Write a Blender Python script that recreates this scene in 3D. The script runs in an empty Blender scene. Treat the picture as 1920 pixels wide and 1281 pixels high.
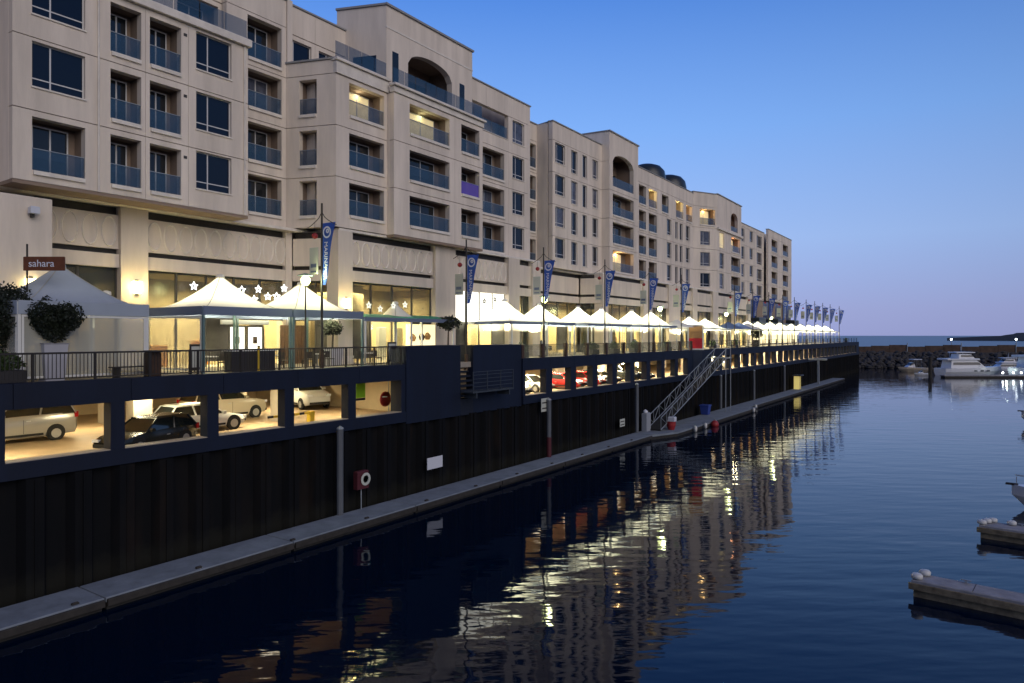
import bpy, math, random
from mathutils import Matrix, Vector
R = math.radians
rnd = random.Random(7)
scene = bpy.context.scene
COL = scene.collection

# ------------------------------------------------------------------ camera, sky, sun, exposure
TH = R(34.396)
cam_d = bpy.data.cameras.new('camera')
cam = bpy.data.objects.new('camera', cam_d)
COL.objects.link(cam)
cam.location = (0, 0, 9.65)
cam.rotation_euler = (R(90), 0, TH)
cam_d.sensor_width = 36
cam_d.lens = 24.375
cam_d.shift_y = -0.006
cam_d.clip_end = 20000
scene.camera = cam

def lin(r, g, b):
    def c(v):
        v /= 255.0
        return v / 12.92 if v <= 0.04045 else ((v + 0.055) / 1.055) ** 2.4
    return (c(r), c(g), c(b), 1.0)

SUN_EL, SUN_AZ = R(28), R(108)          # compass angle from +Y towards +X
world = bpy.data.worlds.new('World')
scene.world = world
world.use_nodes = True
wn, wl = world.node_tree.nodes, world.node_tree.links
wn.clear()
w_out = wn.new('ShaderNodeOutputWorld')
w_bg = wn.new('ShaderNodeBackground')
w_bg2 = wn.new('ShaderNodeBackground')
w_add = wn.new('ShaderNodeAddShader')
w_geo = wn.new('ShaderNodeTexCoord')
w_sep = wn.new('ShaderNodeSeparateXYZ')
w_asin = wn.new('ShaderNodeMath'); w_asin.operation = 'ARCSINE'
w_map = wn.new('ShaderNodeMapRange')
w_map.inputs['From Min'].default_value = -0.02
w_map.inputs['From Max'].default_value = R(60)
w_ramp = wn.new('ShaderNodeValToRGB')
els = w_ramp.color_ramp.elements
stops = [(0.0, (146, 152, 200)), (0.05, (150, 160, 208)), (0.14, (150, 179, 230)), (0.28, (120, 166, 233)),
         (0.44, (79, 131, 213)), (0.68, (43, 91, 180)), (1.0, (22, 56, 132))]
els[0].position, els[0].color = stops[0][0], lin(*stops[0][1])
els[1].position, els[1].color = stops[-1][0], lin(*stops[-1][1])
for p, c in stops[1:-1]:
    e = els.new(p); e.color = lin(*c)
sky_t = wn.new('ShaderNodeTexSky')
sky_t.sky_type = 'NISHITA'
sky_t.sun_disc = False
sky_t.sun_elevation = SUN_EL
sky_t.sun_rotation = SUN_AZ
wl.new(w_geo.outputs['Generated'], w_sep.inputs[0])
wl.new(w_sep.outputs['Z'], w_asin.inputs[0])
wl.new(w_asin.outputs[0], w_map.inputs['Value'])
wl.new(w_map.outputs[0], w_ramp.inputs[0])
w_dot = wn.new('ShaderNodeVectorMath'); w_dot.operation = 'DOT_PRODUCT'
w_dot.inputs[1].default_value = (-.87, .5, 0)        # the afterglow lies behind the buildings
wl.new(w_geo.outputs['Generated'], w_dot.inputs[0])
w_az = wn.new('ShaderNodeMapRange'); w_az.interpolation_type = 'SMOOTHSTEP'
w_az.inputs['From Min'].default_value = -.3; w_az.inputs['From Max'].default_value = 1.0
w_az.inputs['To Min'].default_value = .48; w_az.inputs['To Max'].default_value = 1.18
wl.new(w_dot.outputs['Value'], w_az.inputs['Value'])
w_mul = wn.new('ShaderNodeVectorMath'); w_mul.operation = 'SCALE'
wl.new(w_ramp.outputs[0], w_mul.inputs[0]); wl.new(w_az.outputs[0], w_mul.inputs['Scale'])
wl.new(w_mul.outputs[0], w_bg.inputs[0])
w_bg.inputs[1].default_value = 1.0
wl.new(sky_t.outputs[0], w_bg2.inputs[0])
w_bg2.inputs[1].default_value = 0.004
wl.new(w_bg.outputs[0], w_add.inputs[0])
wl.new(w_bg2.outputs[0], w_add.inputs[1])
wl.new(w_add.outputs[0], w_out.inputs[0])

sun_d = bpy.data.lights.new('sun', 'SUN')
sun_d.energy = 1.2
sun_d.angle = R(50)
sun_d.color = (1.0, 0.88, 0.76)
sun = bpy.data.objects.new('sun', sun_d)
COL.objects.link(sun)
sdir = Vector((math.sin(SUN_AZ) * math.cos(SUN_EL), math.cos(SUN_AZ) * math.cos(SUN_EL), math.sin(SUN_EL)))
sun.rotation_euler = sdir.to_track_quat('Z', 'Y').to_euler()

vs = scene.view_settings
vs.view_transform = 'Standard'; vs.look = 'None'; vs.gamma = 1; vs.use_curve_mapping = False
vs.exposure = 0.0
cy = scene.cycles
cy.use_denoising = True
cy.max_bounces = 6; cy.diffuse_bounces = 2; cy.glossy_bounces = 3; cy.transparent_max_bounces = 12
cy.transmission_bounces = 4
cy.sample_clamp_indirect = 4.0
cy.caustics_reflective = False; cy.caustics_refractive = False

# ------------------------------------------------------------------ materials
MAT = {}
def mat(name, col=(.5, .5, .5), rough=.7, metal=0, var=0.0, vscale=1.5, bump=0.0, bscale=20, emit=None, estr=0,
        alpha=1.0, spec=.5, transl=0.0, streak=False):
    m = bpy.data.materials.new(name); m.use_nodes = True
    n, l = m.node_tree.nodes, m.node_tree.links
    b = n['Principled BSDF']
    b.inputs['Base Color'].default_value = (*col, 1)
    b.inputs['Roughness'].default_value = rough
    b.inputs['Metallic'].default_value = metal
    b.inputs['Alpha'].default_value = alpha
    b.inputs['Specular IOR Level'].default_value = spec
    if emit:
        b.inputs['Emission Color'].default_value = (*emit, 1)
        b.inputs['Emission Strength'].default_value = estr
    if var or bump:
        tc = n.new('ShaderNodeTexCoord')
        mp = n.new('ShaderNodeMapping')
        geo = n.new('ShaderNodeNewGeometry')
        l.new(geo.outputs['Position'], mp.inputs[0])
        if streak:
            mp.inputs['Scale'].default_value = (1, 1, .14)
    if var:
        nz = n.new('ShaderNodeTexNoise'); nz.inputs['Scale'].default_value = vscale; nz.inputs['Detail'].default_value = 6
        nz.inputs['Roughness'].default_value = .65
        l.new(mp.outputs[0], nz.inputs['Vector'])
        mx = n.new('ShaderNodeMix'); mx.data_type = 'RGBA'
        mx.inputs[6].default_value = (*[c * (1 - var) for c in col], 1)
        mx.inputs[7].default_value = (*[min(1, c * (1 + var)) for c in col], 1)
        mr = n.new('ShaderNodeMapRange'); mr.inputs[1].default_value = .3; mr.inputs[2].default_value = .7
        l.new(nz.outputs[0], mr.inputs[0]); l.new(mr.outputs[0], mx.inputs[0])
        l.new(mx.outputs[2], b.inputs['Base Color'])
    if bump:
        nb = n.new('ShaderNodeTexNoise'); nb.inputs['Scale'].default_value = bscale; nb.inputs['Detail'].default_value = 4
        l.new(mp.outputs[0], nb.inputs['Vector'])
        bp = n.new('ShaderNodeBump'); bp.inputs['Strength'].default_value = bump; bp.inputs['Distance'].default_value = .02
        l.new(nb.outputs[0], bp.inputs['Height']); l.new(bp.outputs[0], b.inputs['Normal'])
    if transl:
        out = n['Material Output']
        tb = n.new('ShaderNodeBsdfTranslucent'); tb.inputs[0].default_value = (*col, 1)
        ms = n.new('ShaderNodeMixShader'); ms.inputs[0].default_value = transl
        l.new(b.outputs[0], ms.inputs[1]); l.new(tb.outputs[0], ms.inputs[2]); l.new(ms.outputs[0], out.inputs[0])
    MAT[name] = m
    return m

mat('stucco', (.75, .66, .56), .85, var=.17, vscale=.8, bump=.15, bscale=30, streak=True)
mat('stucco_trim', (.77, .71, .63), .8, var=.14, vscale=1.3)
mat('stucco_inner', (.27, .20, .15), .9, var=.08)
mat('podium', (.70, .61, .51), .85, var=.16, vscale=.7, bump=.1, bscale=30, streak=True)
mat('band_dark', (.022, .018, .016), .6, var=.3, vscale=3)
mat('roof_edge', (.30, .30, .30), .6)
mat('glass_dark', (.006, .012, .028), .08, spec=.45)
mat('glass_curtain', (.09, .10, .14), .12, spec=.5, var=.5, vscale=2.2)
mat('glass_door', (.012, .016, .022), .08, spec=.7)
mat('frame_white', (.68, .67, .66), .5)
mat('frame_dark', (.05, .045, .04), .5)
mat('frame_bronze', (.09, .06, .04), .5)
mat('balustrade_glass', (.04, .10, .18), .06, alpha=.44, spec=.9)
mat('balustrade_purple_lit', (.20, .13, .62), .25, alpha=.62)  # purple light falling on one balustrade, put into its glass colour
mat('shop_glass', (.10, .13, .12), .12, alpha=.26, spec=.4)
mat('transom_glass', (.05, .065, .06), .14, alpha=.62, spec=.4)
mat('door_panel', (.055, .05, .045), .5, spec=.2, var=.4, vscale=1.2)
mat('shop_wall', (.72, .58, .36), .8, var=.12, vscale=.9)
mat('shop_floor', (.30, .22, .15), .5, var=.2, vscale=2)
mat('curtain', (.62, .52, .34), .9, var=.15, vscale=3)
mat('curtain_orange', (.70, .28, .06), .9, var=.2, vscale=4)
mat('navy', (.004, .009, .026), .65, spec=.35, var=.25, vscale=.8, bump=.1, bscale=8, streak=True)
mat('navy_dark', (.004, .007, .017), .6, var=.25, vscale=.8)
mat('galv', (.30, .33, .36), .5, metal=.3, var=.2, vscale=4)
mat('pile_grey', (.10, .11, .125), .6, var=.3, vscale=3, streak=True)
mat('cage_steel', (.035, .045, .06), .6)
mat('rail_dark', (.02, .016, .013), .5)
mat('post_brown', (.06, .030, .015), .6, var=.3, vscale=5)
mat('rail_glass', (.20, .20, .13), .1, alpha=.38)
mat('paving', (.33, .29, .24), .8, var=.15, vscale=1.5, bump=.1)
mat('dock_top', (.19, .22, .26), .85, var=.22, vscale=1.2, bump=.2, bscale=18)
mat('dock_side', (.022, .02, .017), .8, var=.4, vscale=2.5, bump=.2)
mat('wale', (.03, .026, .022), .8, var=.4, vscale=3)
mat('garage_floor', (.40, .28, .16), .6, var=.12, vscale=.8)
mat('garage_wall', (.55, .42, .26), .8, var=.1, vscale=.7)
mat('garage_column', (.42, .36, .28), .8, var=.1)
mat('tube', (1, 1, 1), .5, emit=(1, .86, .62), estr=6)
mat('seam', (.42, .40, .34), .8)
mat('canvas', (.82, .79, .70), .7, transl=.08, var=.05, vscale=1.2)
mat('canvas_white', (.84, .84, .80), .7, transl=.08, var=.04, vscale=1.2)
mat('canvas_grey', (.40, .46, .55), .7, transl=.15, var=.06, vscale=1.2)
mat('canvas_blue', (.10, .16, .38), .7, transl=.3)
mat('valance', (.16, .20, .30), .7, transl=.15)
mat('clear_wall', (.62, .62, .54), .25, alpha=.40)
mat('teal_metal', (.10, .17, .18), .5)
mat('white_metal', (.74, .74, .70), .45)
mat('green_awning', (.03, .24, .18), .7, transl=.2)
mat('banner', (.035, .12, .55), .7, transl=.2, var=.12, vscale=2)
mat('banner_print', (.72, .76, .85), .7)
mat('sign_plate', (.50, .52, .46), .6)
mat('red', (.30, .018, .022), .5)
mat('red_dull', (.075, .010, .016), .7)
mat('car_red', (.55, .03, .03), .25)
mat('car_white', (.78, .76, .70), .25)
mat('car_beige', (.60, .52, .38), .25)
mat('car_silver', (.52, .50, .46), .25, metal=.4)
mat('car_dark', (.02, .022, .02), .2)
mat('tyre', (.012, .012, .012), .8)
mat('rim', (.55, .55, .53), .35, metal=.6)
mat('car_glass', (.015, .02, .02), .05, spec=1.0)
mat('lens_red', (.5, .01, .01), .2)
mat('lens_white', (.9, .9, .9), .15)
mat('lime', (.28, .60, .02), .5)
mat('yellow', (.75, .50, .03), .6)
mat('lamp_warm', (1, 1, 1), .4, emit=(1, .82, .38), estr=9)
mat('lamp_green', (1, 1, 1), .4, emit=(.92, 1, .38), estr=7)
mat('lamp_white', (1, 1, 1), .4, emit=(.85, .95, 1), estr=9)
mat('star_white', (1, 1, 1), .4, emit=(.92, .96, 1), estr=2.6)
mat('star_dim', (.8, .8, .7), .4, emit=(.9, .92, .8), estr=.9)
mat('lightbox', (1, .9, .6), .5, emit=(1, .84, .48), estr=1.15)
mat('lightbox_white', (1, 1, .95), .5, emit=(1, .96, .82), estr=1.5)
mat('kiosk_glow', (.8, .65, .2), .5, emit=(1, .78, .25), estr=.45)
mat('room_glow', (.6, .5, .3), .5, emit=(1, .80, .42), estr=.5, var=.4, vscale=1.5)
mat('poster_dark', (.05, .03, .02), .7)
mat('poster_tan', (.45, .25, .10), .7)
mat('wood_sign', (.13, .038, .010), .6, var=.2, vscale=6)
mat('leaf', (.009, .015, .006), .6, var=.45, vscale=6)
mat('leaf_light', (.05, .085, .02), .6, var=.4, vscale=6)
mat('bark', (.05, .035, .025), .9)
mat('pot_white', (.42, .42, .46), .5, var=.06)
mat('pot_dark', (.03, .028, .03), .6)
mat('hull_white', (.62, .64, .70), .25)
mat('hull_cream', (.40, .34, .26), .4)
mat('boat_canvas', (.20, .24, .32), .8)
mat('fender', (.60, .60, .58), .5)
mat('concrete', (.27, .27, .29), .85, var=.25, vscale=2.0, bump=.2)
mat('finger_side', (.16, .13, .085), .8, var=.5, vscale=3, bump=.3)
mat('rock', (.05, .046, .044), .9, var=.5, vscale=.6, bump=.4, bscale=3)
mat('wharf', (.065, .04, .03), .85, var=.5, vscale=.6)
mat('headland_hazed', (.07, .085, .11), .9, var=.3, vscale=.01)  # distance haze is mixed into the land colour
mat('bin_blue', (.03, .06, .30), .5)
mat('skin_grey', (.30, .32, .36), .6)
mat('table_white', (.80, .80, .76), .5)
mat('chair_dark', (.03, .025, .02), .6)
mat('dome_dark', (.025, .035, .045), .35)
mat('dark_room', (.012, .011, .01), .9)

# water
def water_mat():
    m = bpy.data.materials.new('water'); m.use_nodes = True
    n, l = m.node_tree.nodes, m.node_tree.links
    b = n['Principled BSDF']
    b.inputs['Base Color'].default_value = (.0004, .0055, .019, 1)
    b.inputs['Roughness'].default_value = .035
    b.inputs['IOR'].default_value = 1.33
    b.inputs['Specular IOR Level'].default_value = .45
    b.inputs['Specular Tint'].default_value = (.72, .86, 1, 1)
    geo = n.new('ShaderNodeNewGeometry')
    hs = []
    for sc, amp, rot, st in ((.75, 1.0, 30, (3.2, 1, 1)), (1.9, .30, 40, (3.5, 1, 1)), (4.5, .06, 25, (2.2, 1, 1))):
        mp = n.new('ShaderNodeMapping'); mp.vector_type = 'TEXTURE'; mp.inputs['Rotation'].default_value = (0, 0, R(rot)); mp.inputs['Scale'].default_value = st
        nz = n.new('ShaderNodeTexNoise'); nz.inputs['Scale'].default_value = sc; nz.inputs['Detail'].default_value = 1.5
        l.new(geo.outputs['Position'], mp.inputs[0]); l.new(mp.outputs[0], nz.inputs['Vector'])
        mu = n.new('ShaderNodeMath'); mu.operation = 'MULTIPLY'; mu.inputs[1].default_value = amp
        l.new(nz.outputs[0], mu.inputs[0]); hs.append(mu)
    a1 = n.new('ShaderNodeMath'); a2 = n.new('ShaderNodeMath')
    l.new(hs[0].outputs[0], a1.inputs[0]); l.new(hs[1].outputs[0], a1.inputs[1])
    l.new(a1.outputs[0], a2.inputs[0]); l.new(hs[2].outputs[0], a2.inputs[1])
    bp = n.new('ShaderNodeBump'); bp.inputs['Strength'].default_value = 1.0; bp.inputs['Distance'].default_value = .036
    pn = n.new('ShaderNodeTexNoise'); pn.inputs['Scale'].default_value = .05; pn.inputs['Detail'].default_value = 2
    l.new(geo.outputs['Position'], pn.inputs['Vector'])
    pr = n.new('ShaderNodeMapRange'); pr.inputs[1].default_value = .35; pr.inputs[2].default_value = .68; pr.inputs[3].default_value = .45; pr.inputs[4].default_value = 1.25
    l.new(pn.outputs[0], pr.inputs[0])
    pm_ = n.new('ShaderNodeMath'); pm_.operation = 'MULTIPLY'
    l.new(a2.outputs[0], pm_.inputs[0]); l.new(pr.outputs[0], pm_.inputs[1])
    l.new(pm_.outputs[0], bp.inputs['Height']); l.new(bp.outputs[0], b.inputs['Normal'])
    MAT['water'] = m
water_mat()
def pile_mat(name, base, rust):
    m = bpy.data.materials.new(name); m.use_nodes = True
    n, l = m.node_tree.nodes, m.node_tree.links
    b = n['Principled BSDF']; b.inputs['Roughness'].default_value = .8; b.inputs['Specular IOR Level'].default_value = .2
    geo = n.new('ShaderNodeNewGeometry'); mp = n.new('ShaderNodeMapping'); mp.inputs['Scale'].default_value = (1, 1, .22)
    l.new(geo.outputs['Position'], mp.inputs[0])
    def noise(sc, lo, hi, vec):
        nz = n.new('ShaderNodeTexNoise'); nz.inputs['Scale'].default_value = sc; nz.inputs['Detail'].default_value = 6
        l.new(vec, nz.inputs['Vector'])
        mr = n.new('ShaderNodeMapRange'); mr.inputs[1].default_value = lo; mr.inputs[2].default_value = hi
        l.new(nz.outputs[0], mr.inputs[0]); return mr.outputs[0]
    def mix(f, c0, c1):
        mx = n.new('ShaderNodeMix'); mx.data_type = 'RGBA'
        l.new(f, mx.inputs[0])
        for i, c in ((6, c0), (7, c1)):
            if isinstance(c, tuple): mx.inputs[i].default_value = (*c, 1)
            else: l.new(c, mx.inputs[i])
        return mx.outputs[2]
    c = mix(noise(1.3, .45, .7, mp.outputs[0]), base, rust)
    sep = n.new('ShaderNodeSeparateXYZ'); l.new(geo.outputs['Position'], sep.inputs[0])
    wob = noise(2.5, 0, 1, geo.outputs['Position'])
    ad = n.new('ShaderNodeMath'); ad.operation = 'MULTIPLY_ADD'; ad.inputs[1].default_value = .9
    l.new(wob, ad.inputs[0]); l.new(sep.outputs['Z'], ad.inputs[2])
    tl = n.new('ShaderNodeMapRange'); tl.inputs[1].default_value = 1.1; tl.inputs[2].default_value = 1.7; tl.inputs[3].default_value = .75; tl.inputs[4].default_value = 0
    l.new(ad.outputs[0], tl.inputs[0])
    c = mix(tl.outputs[0], c, (.013, .013, .010))
    l.new(c, b.inputs['Base Color'])
    MAT[name] = m
pile_mat('pile_steel', (.0018, .0024, .0038), (.0058, .0050, .0052))
pile_mat('rust', (.0022, .0026, .0036), (.0105, .0068, .0052))
mat('sea', (.003, .022, .045), .35, bump=1.0, bscale=.25)

# ------------------------------------------------------------------ helpers
class MB:
    def __init__(s): s.v, s.f = [], []
    def quad(s, a, b, c, d):
        i = len(s.v); s.v += [a, b, c, d]; s.f.append((i, i + 1, i + 2, i + 3)); return s
    def box(s, x0, x1, y0, y1, z0, z1):
        i = len(s.v)
        s.v += [(x0, y0, z0), (x1, y0, z0), (x1, y1, z0), (x0, y1, z0), (x0, y0, z1), (x1, y0, z1), (x1, y1, z1), (x0, y1, z1)]
        s.f += [(i, i + 3, i + 2, i + 1), (i + 4, i + 5, i + 6, i + 7), (i, i + 1, i + 5, i + 4), (i + 1, i + 2, i + 6, i + 5),
                (i + 2, i + 3, i + 7, i + 6), (i + 3, i, i + 4, i + 7)]
        return s
    def bevbox(s, x0, x1, y0, y1, z0, z1, b):
        # box with chamfered top edges
        i = len(s.v)
        s.v += [(x0, y0, z0), (x1, y0, z0), (x1, y1, z0), (x0, y1, z0), (x0, y0, z1 - b), (x1, y0, z1 - b), (x1, y1, z1 - b), (x0, y1, z1 - b),
                (x0 + b, y0 + b, z1), (x1 - b, y0 + b, z1), (x1 - b, y1 - b, z1), (x0 + b, y1 - b, z1)]
        s.f += [(i, i + 3, i + 2, i + 1), (i + 8, i + 9, i + 10, i + 11)]
        for a in range(4):
            c = (a + 1) % 4
            s.f += [(i + a, i + c, i + 4 + c, i + 4 + a), (i + 4 + a, i + 4 + c, i + 8 + c, i + 8 + a)]
        return s
    def ring(s, w0, w1, z0, z1, a0, a1, b0, b1, t):
        # slab with a hole, front at y=0, back at y=t; outer w0..w1 x z0..z1, hole a0..a1 x b0..b1
        i = len(s.v)
        for y in (0, t):
            s.v += [(w0, y, z0), (w1, y, z0), (w1, y, z1), (w0, y, z1), (a0, y, b0), (a1, y, b0), (a1, y, b1), (a0, y, b1)]
        for k in range(4):
            j = (k + 1) % 4
            s.f += [(i + k, i + j, i + 4 + j, i + 4 + k), (i + 8 + j, i + 8 + k, i + 12 + k, i + 12 + j),
                    (i + k, i + 8 + k, i + 8 + j, i + j), (i + 4 + k, i + 4 + j, i + 12 + j, i + 12 + k)]
        return s
    def tube(s, p, q, r0, r1=None, n=8, cap=True):
        r1 = r0 if r1 is None else r1
        p, q = Vector(p), Vector(q); d = (q - p).normalized()
        a = d.cross(Vector((0, 0, 1)) if abs(d.z) < .9 else Vector((1, 0, 0))).normalized(); b = d.cross(a)
        i = len(s.v)
        for c, r in ((p, r0), (q, r1)):
            for k in range(n):
                t = 2 * math.pi * k / n
                s.v.append(tuple(c + a * (r * math.cos(t)) + b * (r * math.sin(t))))
        for k in range(n):
            j = (k + 1) % n
            s.f.append((i + k, i + n + k, i + n + j, i + j))
        if cap:
            s.f.append(tuple(i + k for k in range(n))); s.f.append(tuple(i + n + k for k in reversed(range(n))))
        return s
    def lathe(s, prof, n=12, c=(0, 0, 0)):
        i = len(s.v)
        for r, z in prof:
            for k in range(n):
                t = 2 * math.pi * k / n
                s.v.append((c[0] + r * math.cos(t), c[1] + r * math.sin(t), c[2] + z))
        for m in range(len(prof) - 1):
            for k in range(n):
                j = (k + 1) % n
                s.f.append((i + m * n + k, i + m * n + j, i + (m + 1) * n + j, i + (m + 1) * n + k))
        s.f.append(tuple(i + k for k in reversed(range(n))))
        e = i + (len(prof) - 1) * n
        s.f.append(tuple(e + k for k in range(n)))
        return s
    def loft(s, secs, closed=True, caps=True):
        i = len(s.v); n = len(secs[0])
        for sec in secs: s.v += [tuple(p) for p in sec]
        for m in range(len(secs) - 1):
            for k in range(n if closed else n - 1):
                j = (k + 1) % n
                s.f.append((i + m * n + k, i + m * n + j, i + (m + 1) * n + j, i + (m + 1) * n + k))
        if caps and closed:
            s.f.append(tuple(i + k for k in reversed(range(n))))
            e = i + (len(secs) - 1) * n
            s.f.append(tuple(e + k for k in range(n)))
        return s
    def prism_y(s, poly, y0, y1):
        n = len(poly); i = len(s.v)
        s.v += [(x, y0, z) for x, z in poly] + [(x, y1, z) for x, z in poly]
        s.f.append(tuple(i + k for k in range(n))); s.f.append(tuple(i + n + k for k in reversed(range(n))))
        for k in range(n):
            j = (k + 1) % n
            s.f.append((i + k, i + n + k, i + n + j, i + j))
        return s
    def mesh(s, name='mesh', smooth=False):
        me = bpy.data.meshes.new(name); me.from_pydata(s.v, [], s.f); me.update()
        if smooth:
            for p in me.polygons: p.use_smooth = True
        return me

CACHE = {}
def cached(key, fn, smooth=False):
    if key not in CACHE:
        CACHE[key] = fn().mesh(str(key[0]), smooth)
    return CACHE[key]

def obj(name, m, material, parent=None, loc=(0, 0, 0), rz=0, world=True, smooth=False, kind=None):
    if isinstance(m, MB): m = m.mesh(name, smooth)
    M = MAT[material]
    if len(m.materials) == 0: m.materials.append(M)
    o = bpy.data.objects.new(name, m); COL.objects.link(o)
    if m.materials[0] is not M:
        o.material_slots[0].link = 'OBJECT'; o.material_slots[0].material = M
    o.location = loc; o.rotation_euler = (0, 0, rz)
    if parent is not None:
        o.parent = parent
        if world: o.matrix_parent_inverse = parent.matrix_basis.inverted()
    if kind: o['kind'] = kind
    return o
def sub(name, m, material, part, loc=(0, 0, 0), rz=0, smooth=False):
    return obj(name, m, material, part, loc, rz, world=False, smooth=smooth)
def thing(name, label, cat, loc=(0, 0, 0), rz=0, group=None):
    o = bpy.data.objects.new(name, None); COL.objects.link(o)
    o.empty_display_size = .3
    o.location = loc; o.rotation_euler = (0, 0, rz)
    o['label'] = label; o['category'] = cat
    if group: o['group'] = group
    return o
def tag(o, label, cat, group=None):
    o['label'] = label; o['category'] = cat
    if group: o['group'] = group
    return o
def struct(name, m, material): return obj(name, m, material, kind='structure')
def dup(root, loc, rz, label=None):
    r = root.copy(); COL.objects.link(r); r.location = loc; r.rotation_euler = (0, 0, rz)
    if label: r['label'] = label
    for ch in list(root.children):
        c = ch.copy(); COL.objects.link(c); c.parent = r
        for g in ch.children:
            d = g.copy(); COL.objects.link(d); d.parent = c
    return r
def light(name, kind, loc, energy, color, size=.2, parent=None, size_y=None, rot=(0, 0, 0), spread=None):
    d = bpy.data.lights.new(name, kind); d.energy = energy; d.color = color
    if kind == 'POINT': d.shadow_soft_size = size
    if kind == 'AREA':
        d.size = size
        if size_y: d.shape = 'RECTANGLE'; d.size_y = size_y
    o = bpy.data.objects.new(name, d); COL.objects.link(o); o.location = loc; o.rotation_euler = rot
    if parent is not None:
        o.parent = parent; o.matrix_parent_inverse = parent.matrix_basis.inverted()
    return o
ORD = ['first', 'second', 'third', 'fourth', 'fifth', 'sixth', 'seventh', 'eighth', 'ninth', 'tenth', 'eleventh', 'twelfth',
       'thirteenth', 'fourteenth', 'fifteenth', 'sixteenth', 'seventeenth', 'eighteenth', 'nineteenth', 'twentieth']
def text_mesh(txt, size, depth=.004):
    c = bpy.data.curves.new('lettering', 'FONT'); c.body = txt; c.size = size; c.extrude = depth
    c.align_x = 'CENTER'; c.align_y = 'CENTER'
    o = bpy.data.objects.new('lettering_tmp', c); COL.objects.link(o)
    dg = bpy.context.evaluated_depsgraph_get(); dg.update()
    me = bpy.data.meshes.new_from_object(o.evaluated_get(dg))
    bpy.data.objects.remove(o); bpy.data.curves.remove(c)
    return me

DECK = 7.9
# ------------------------------------------------------------------ ground, water, promenade
water = struct('water', MB().quad((-4000, -600, 0), (4000, -600, 0), (4000, 420, 0), (-4000, 420, 0)), 'water')
sea = struct('sea', MB().quad((-9000, 415, -.05), (9000, 415, -.05), (9000, 19000, -.05), (-9000, 19000, -.05)), 'sea')
sea_bed = struct('ground', MB().box(-400, -46, -120, 210, -1, 7.6), 'podium')
prom = struct('promenade', MB().box(-60, -28.3, -30, 206, DECK - .35, DECK), 'paving')

# ------------------------------------------------------------------ quay wall with car park openings
quay = thing('quay_wall', 'dark navy quay wall with a row of lit car park openings above black sheet piling', 'quay wall', (-28, 60, 0))
def q(name, mb, m='navy', kind=None): return obj(name, mb, m, quay, kind=kind)
XQ = -28.0
SILL0, SILL1, HEAD = 4.6, 5.2, 7.05
open_a = [(1.8 + 4.04 * k, 5.3 + 4.04 * k) for k in range(7)]
open_a = [(a, b) for a, b in open_a]
open_b = [(42.65 + 3.83 * k, 45.55 + 3.83 * k) for k in range(9)]
open_c = [(84.6 + 4.0 * k, 87.6 + 4.0 * k) for k in range(29)]
def wall_run(y0, y1, opens, pl=4.04):
    # fascia panels above the openings
    y = y0; k = 0
    while y < y1 - .05:
        e = min(y + pl, y1)
        q('fascia_panel', MB().bevbox(XQ - .55, XQ, y + .012, e - .012, HEAD, DECK + .06 + .004 * (k % 2), .02)); y = e; k += 1
    q('sill_beam', MB().box(XQ - .6, XQ + .05, y0, y1, SILL0, SILL1))
    edges = [y0] + [v for o in opens for v in o] + [y1]
    for a, b in zip(edges[0::2], edges[1::2]):
        if b - a > .05:
            q('pier', MB().box(XQ - .55, XQ - .004, a, b, SILL1, HEAD))
    for a, b in opens:
        q('sill_plate', MB().box(XQ - .62, XQ + .02, a + .01, b - .01, SILL1 + .002, SILL1 + .03), 'garage_column')
wall_run(-2.0, 29.9, open_a)
wall_run(42.3, 77.9, open_b, 3.83)
wall_run(81.0, 204, open_c, 8.0)
# solid navy blocks beside the stair slot
q('solid_block', MB().bevbox(-29.2, XQ + .06, 29.9, 34.95, SILL0 - .12, 9.03, .03))
q('solid_block', MB().bevbox(-29.2, XQ - .12, 36.5, 42.3, SILL0 - .12, 9.0, .03))
q('stair_slot_back', MB().box(-29.2, -28.9, 34.95, 36.5, SILL0, DECK), 'navy_dark')
q('stair_slot_floor', MB().box(-29.2, XQ - .1, 34.95, 36.5, 4.45, SILL0 + .9), 'navy_dark')
for k in range(7):
    q('step', MB().box(-29.0 + .14 * k, -28.6 + .14 * k, 34.96, 36.49, 7.5 - .3 * k, 7.62 - .3 * k), 'navy_dark')
q('solid_block', MB().bevbox(-29.2, XQ + .03, 77.9, 81.0, SILL0, DECK + .05, .03), 'navy_dark')
# steel sheet piles
def pile_mesh():
    w = 1.6; d = .34
    prof = [(0, 0), (.18 * w, 0), (.30 * w, -d), (.70 * w, -d), (.82 * w, 0), (w, 0)]
    m = MB()
    for (y0, x0), (y1, x1) in zip(prof[:-1], prof[1:]):
        m.quad((x0, y0, -1.2), (x0, y1, -1.2) if x0 == x1 else (x1, y1, -1.2), (x1, y1, 4.55), (x0, y0, 4.55))
    m.box(.0, .05, -.03, .03, -1.2, 4.5)
    return m
pm = pile_mesh().mesh('sheet_pile')
for k in range(129):
    obj('sheet_pile', pm, 'pile_steel' if k % 5 else 'rust', quay, (XQ + .01 + .02 * (k % 3 == 0), -2 + 1.6 * k, 0))
# concrete blinding behind the piles
q('backing', MB().box(-29.4, XQ - .38, -2, 204, -1, SILL0 - .01), 'navy_dark')

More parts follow.
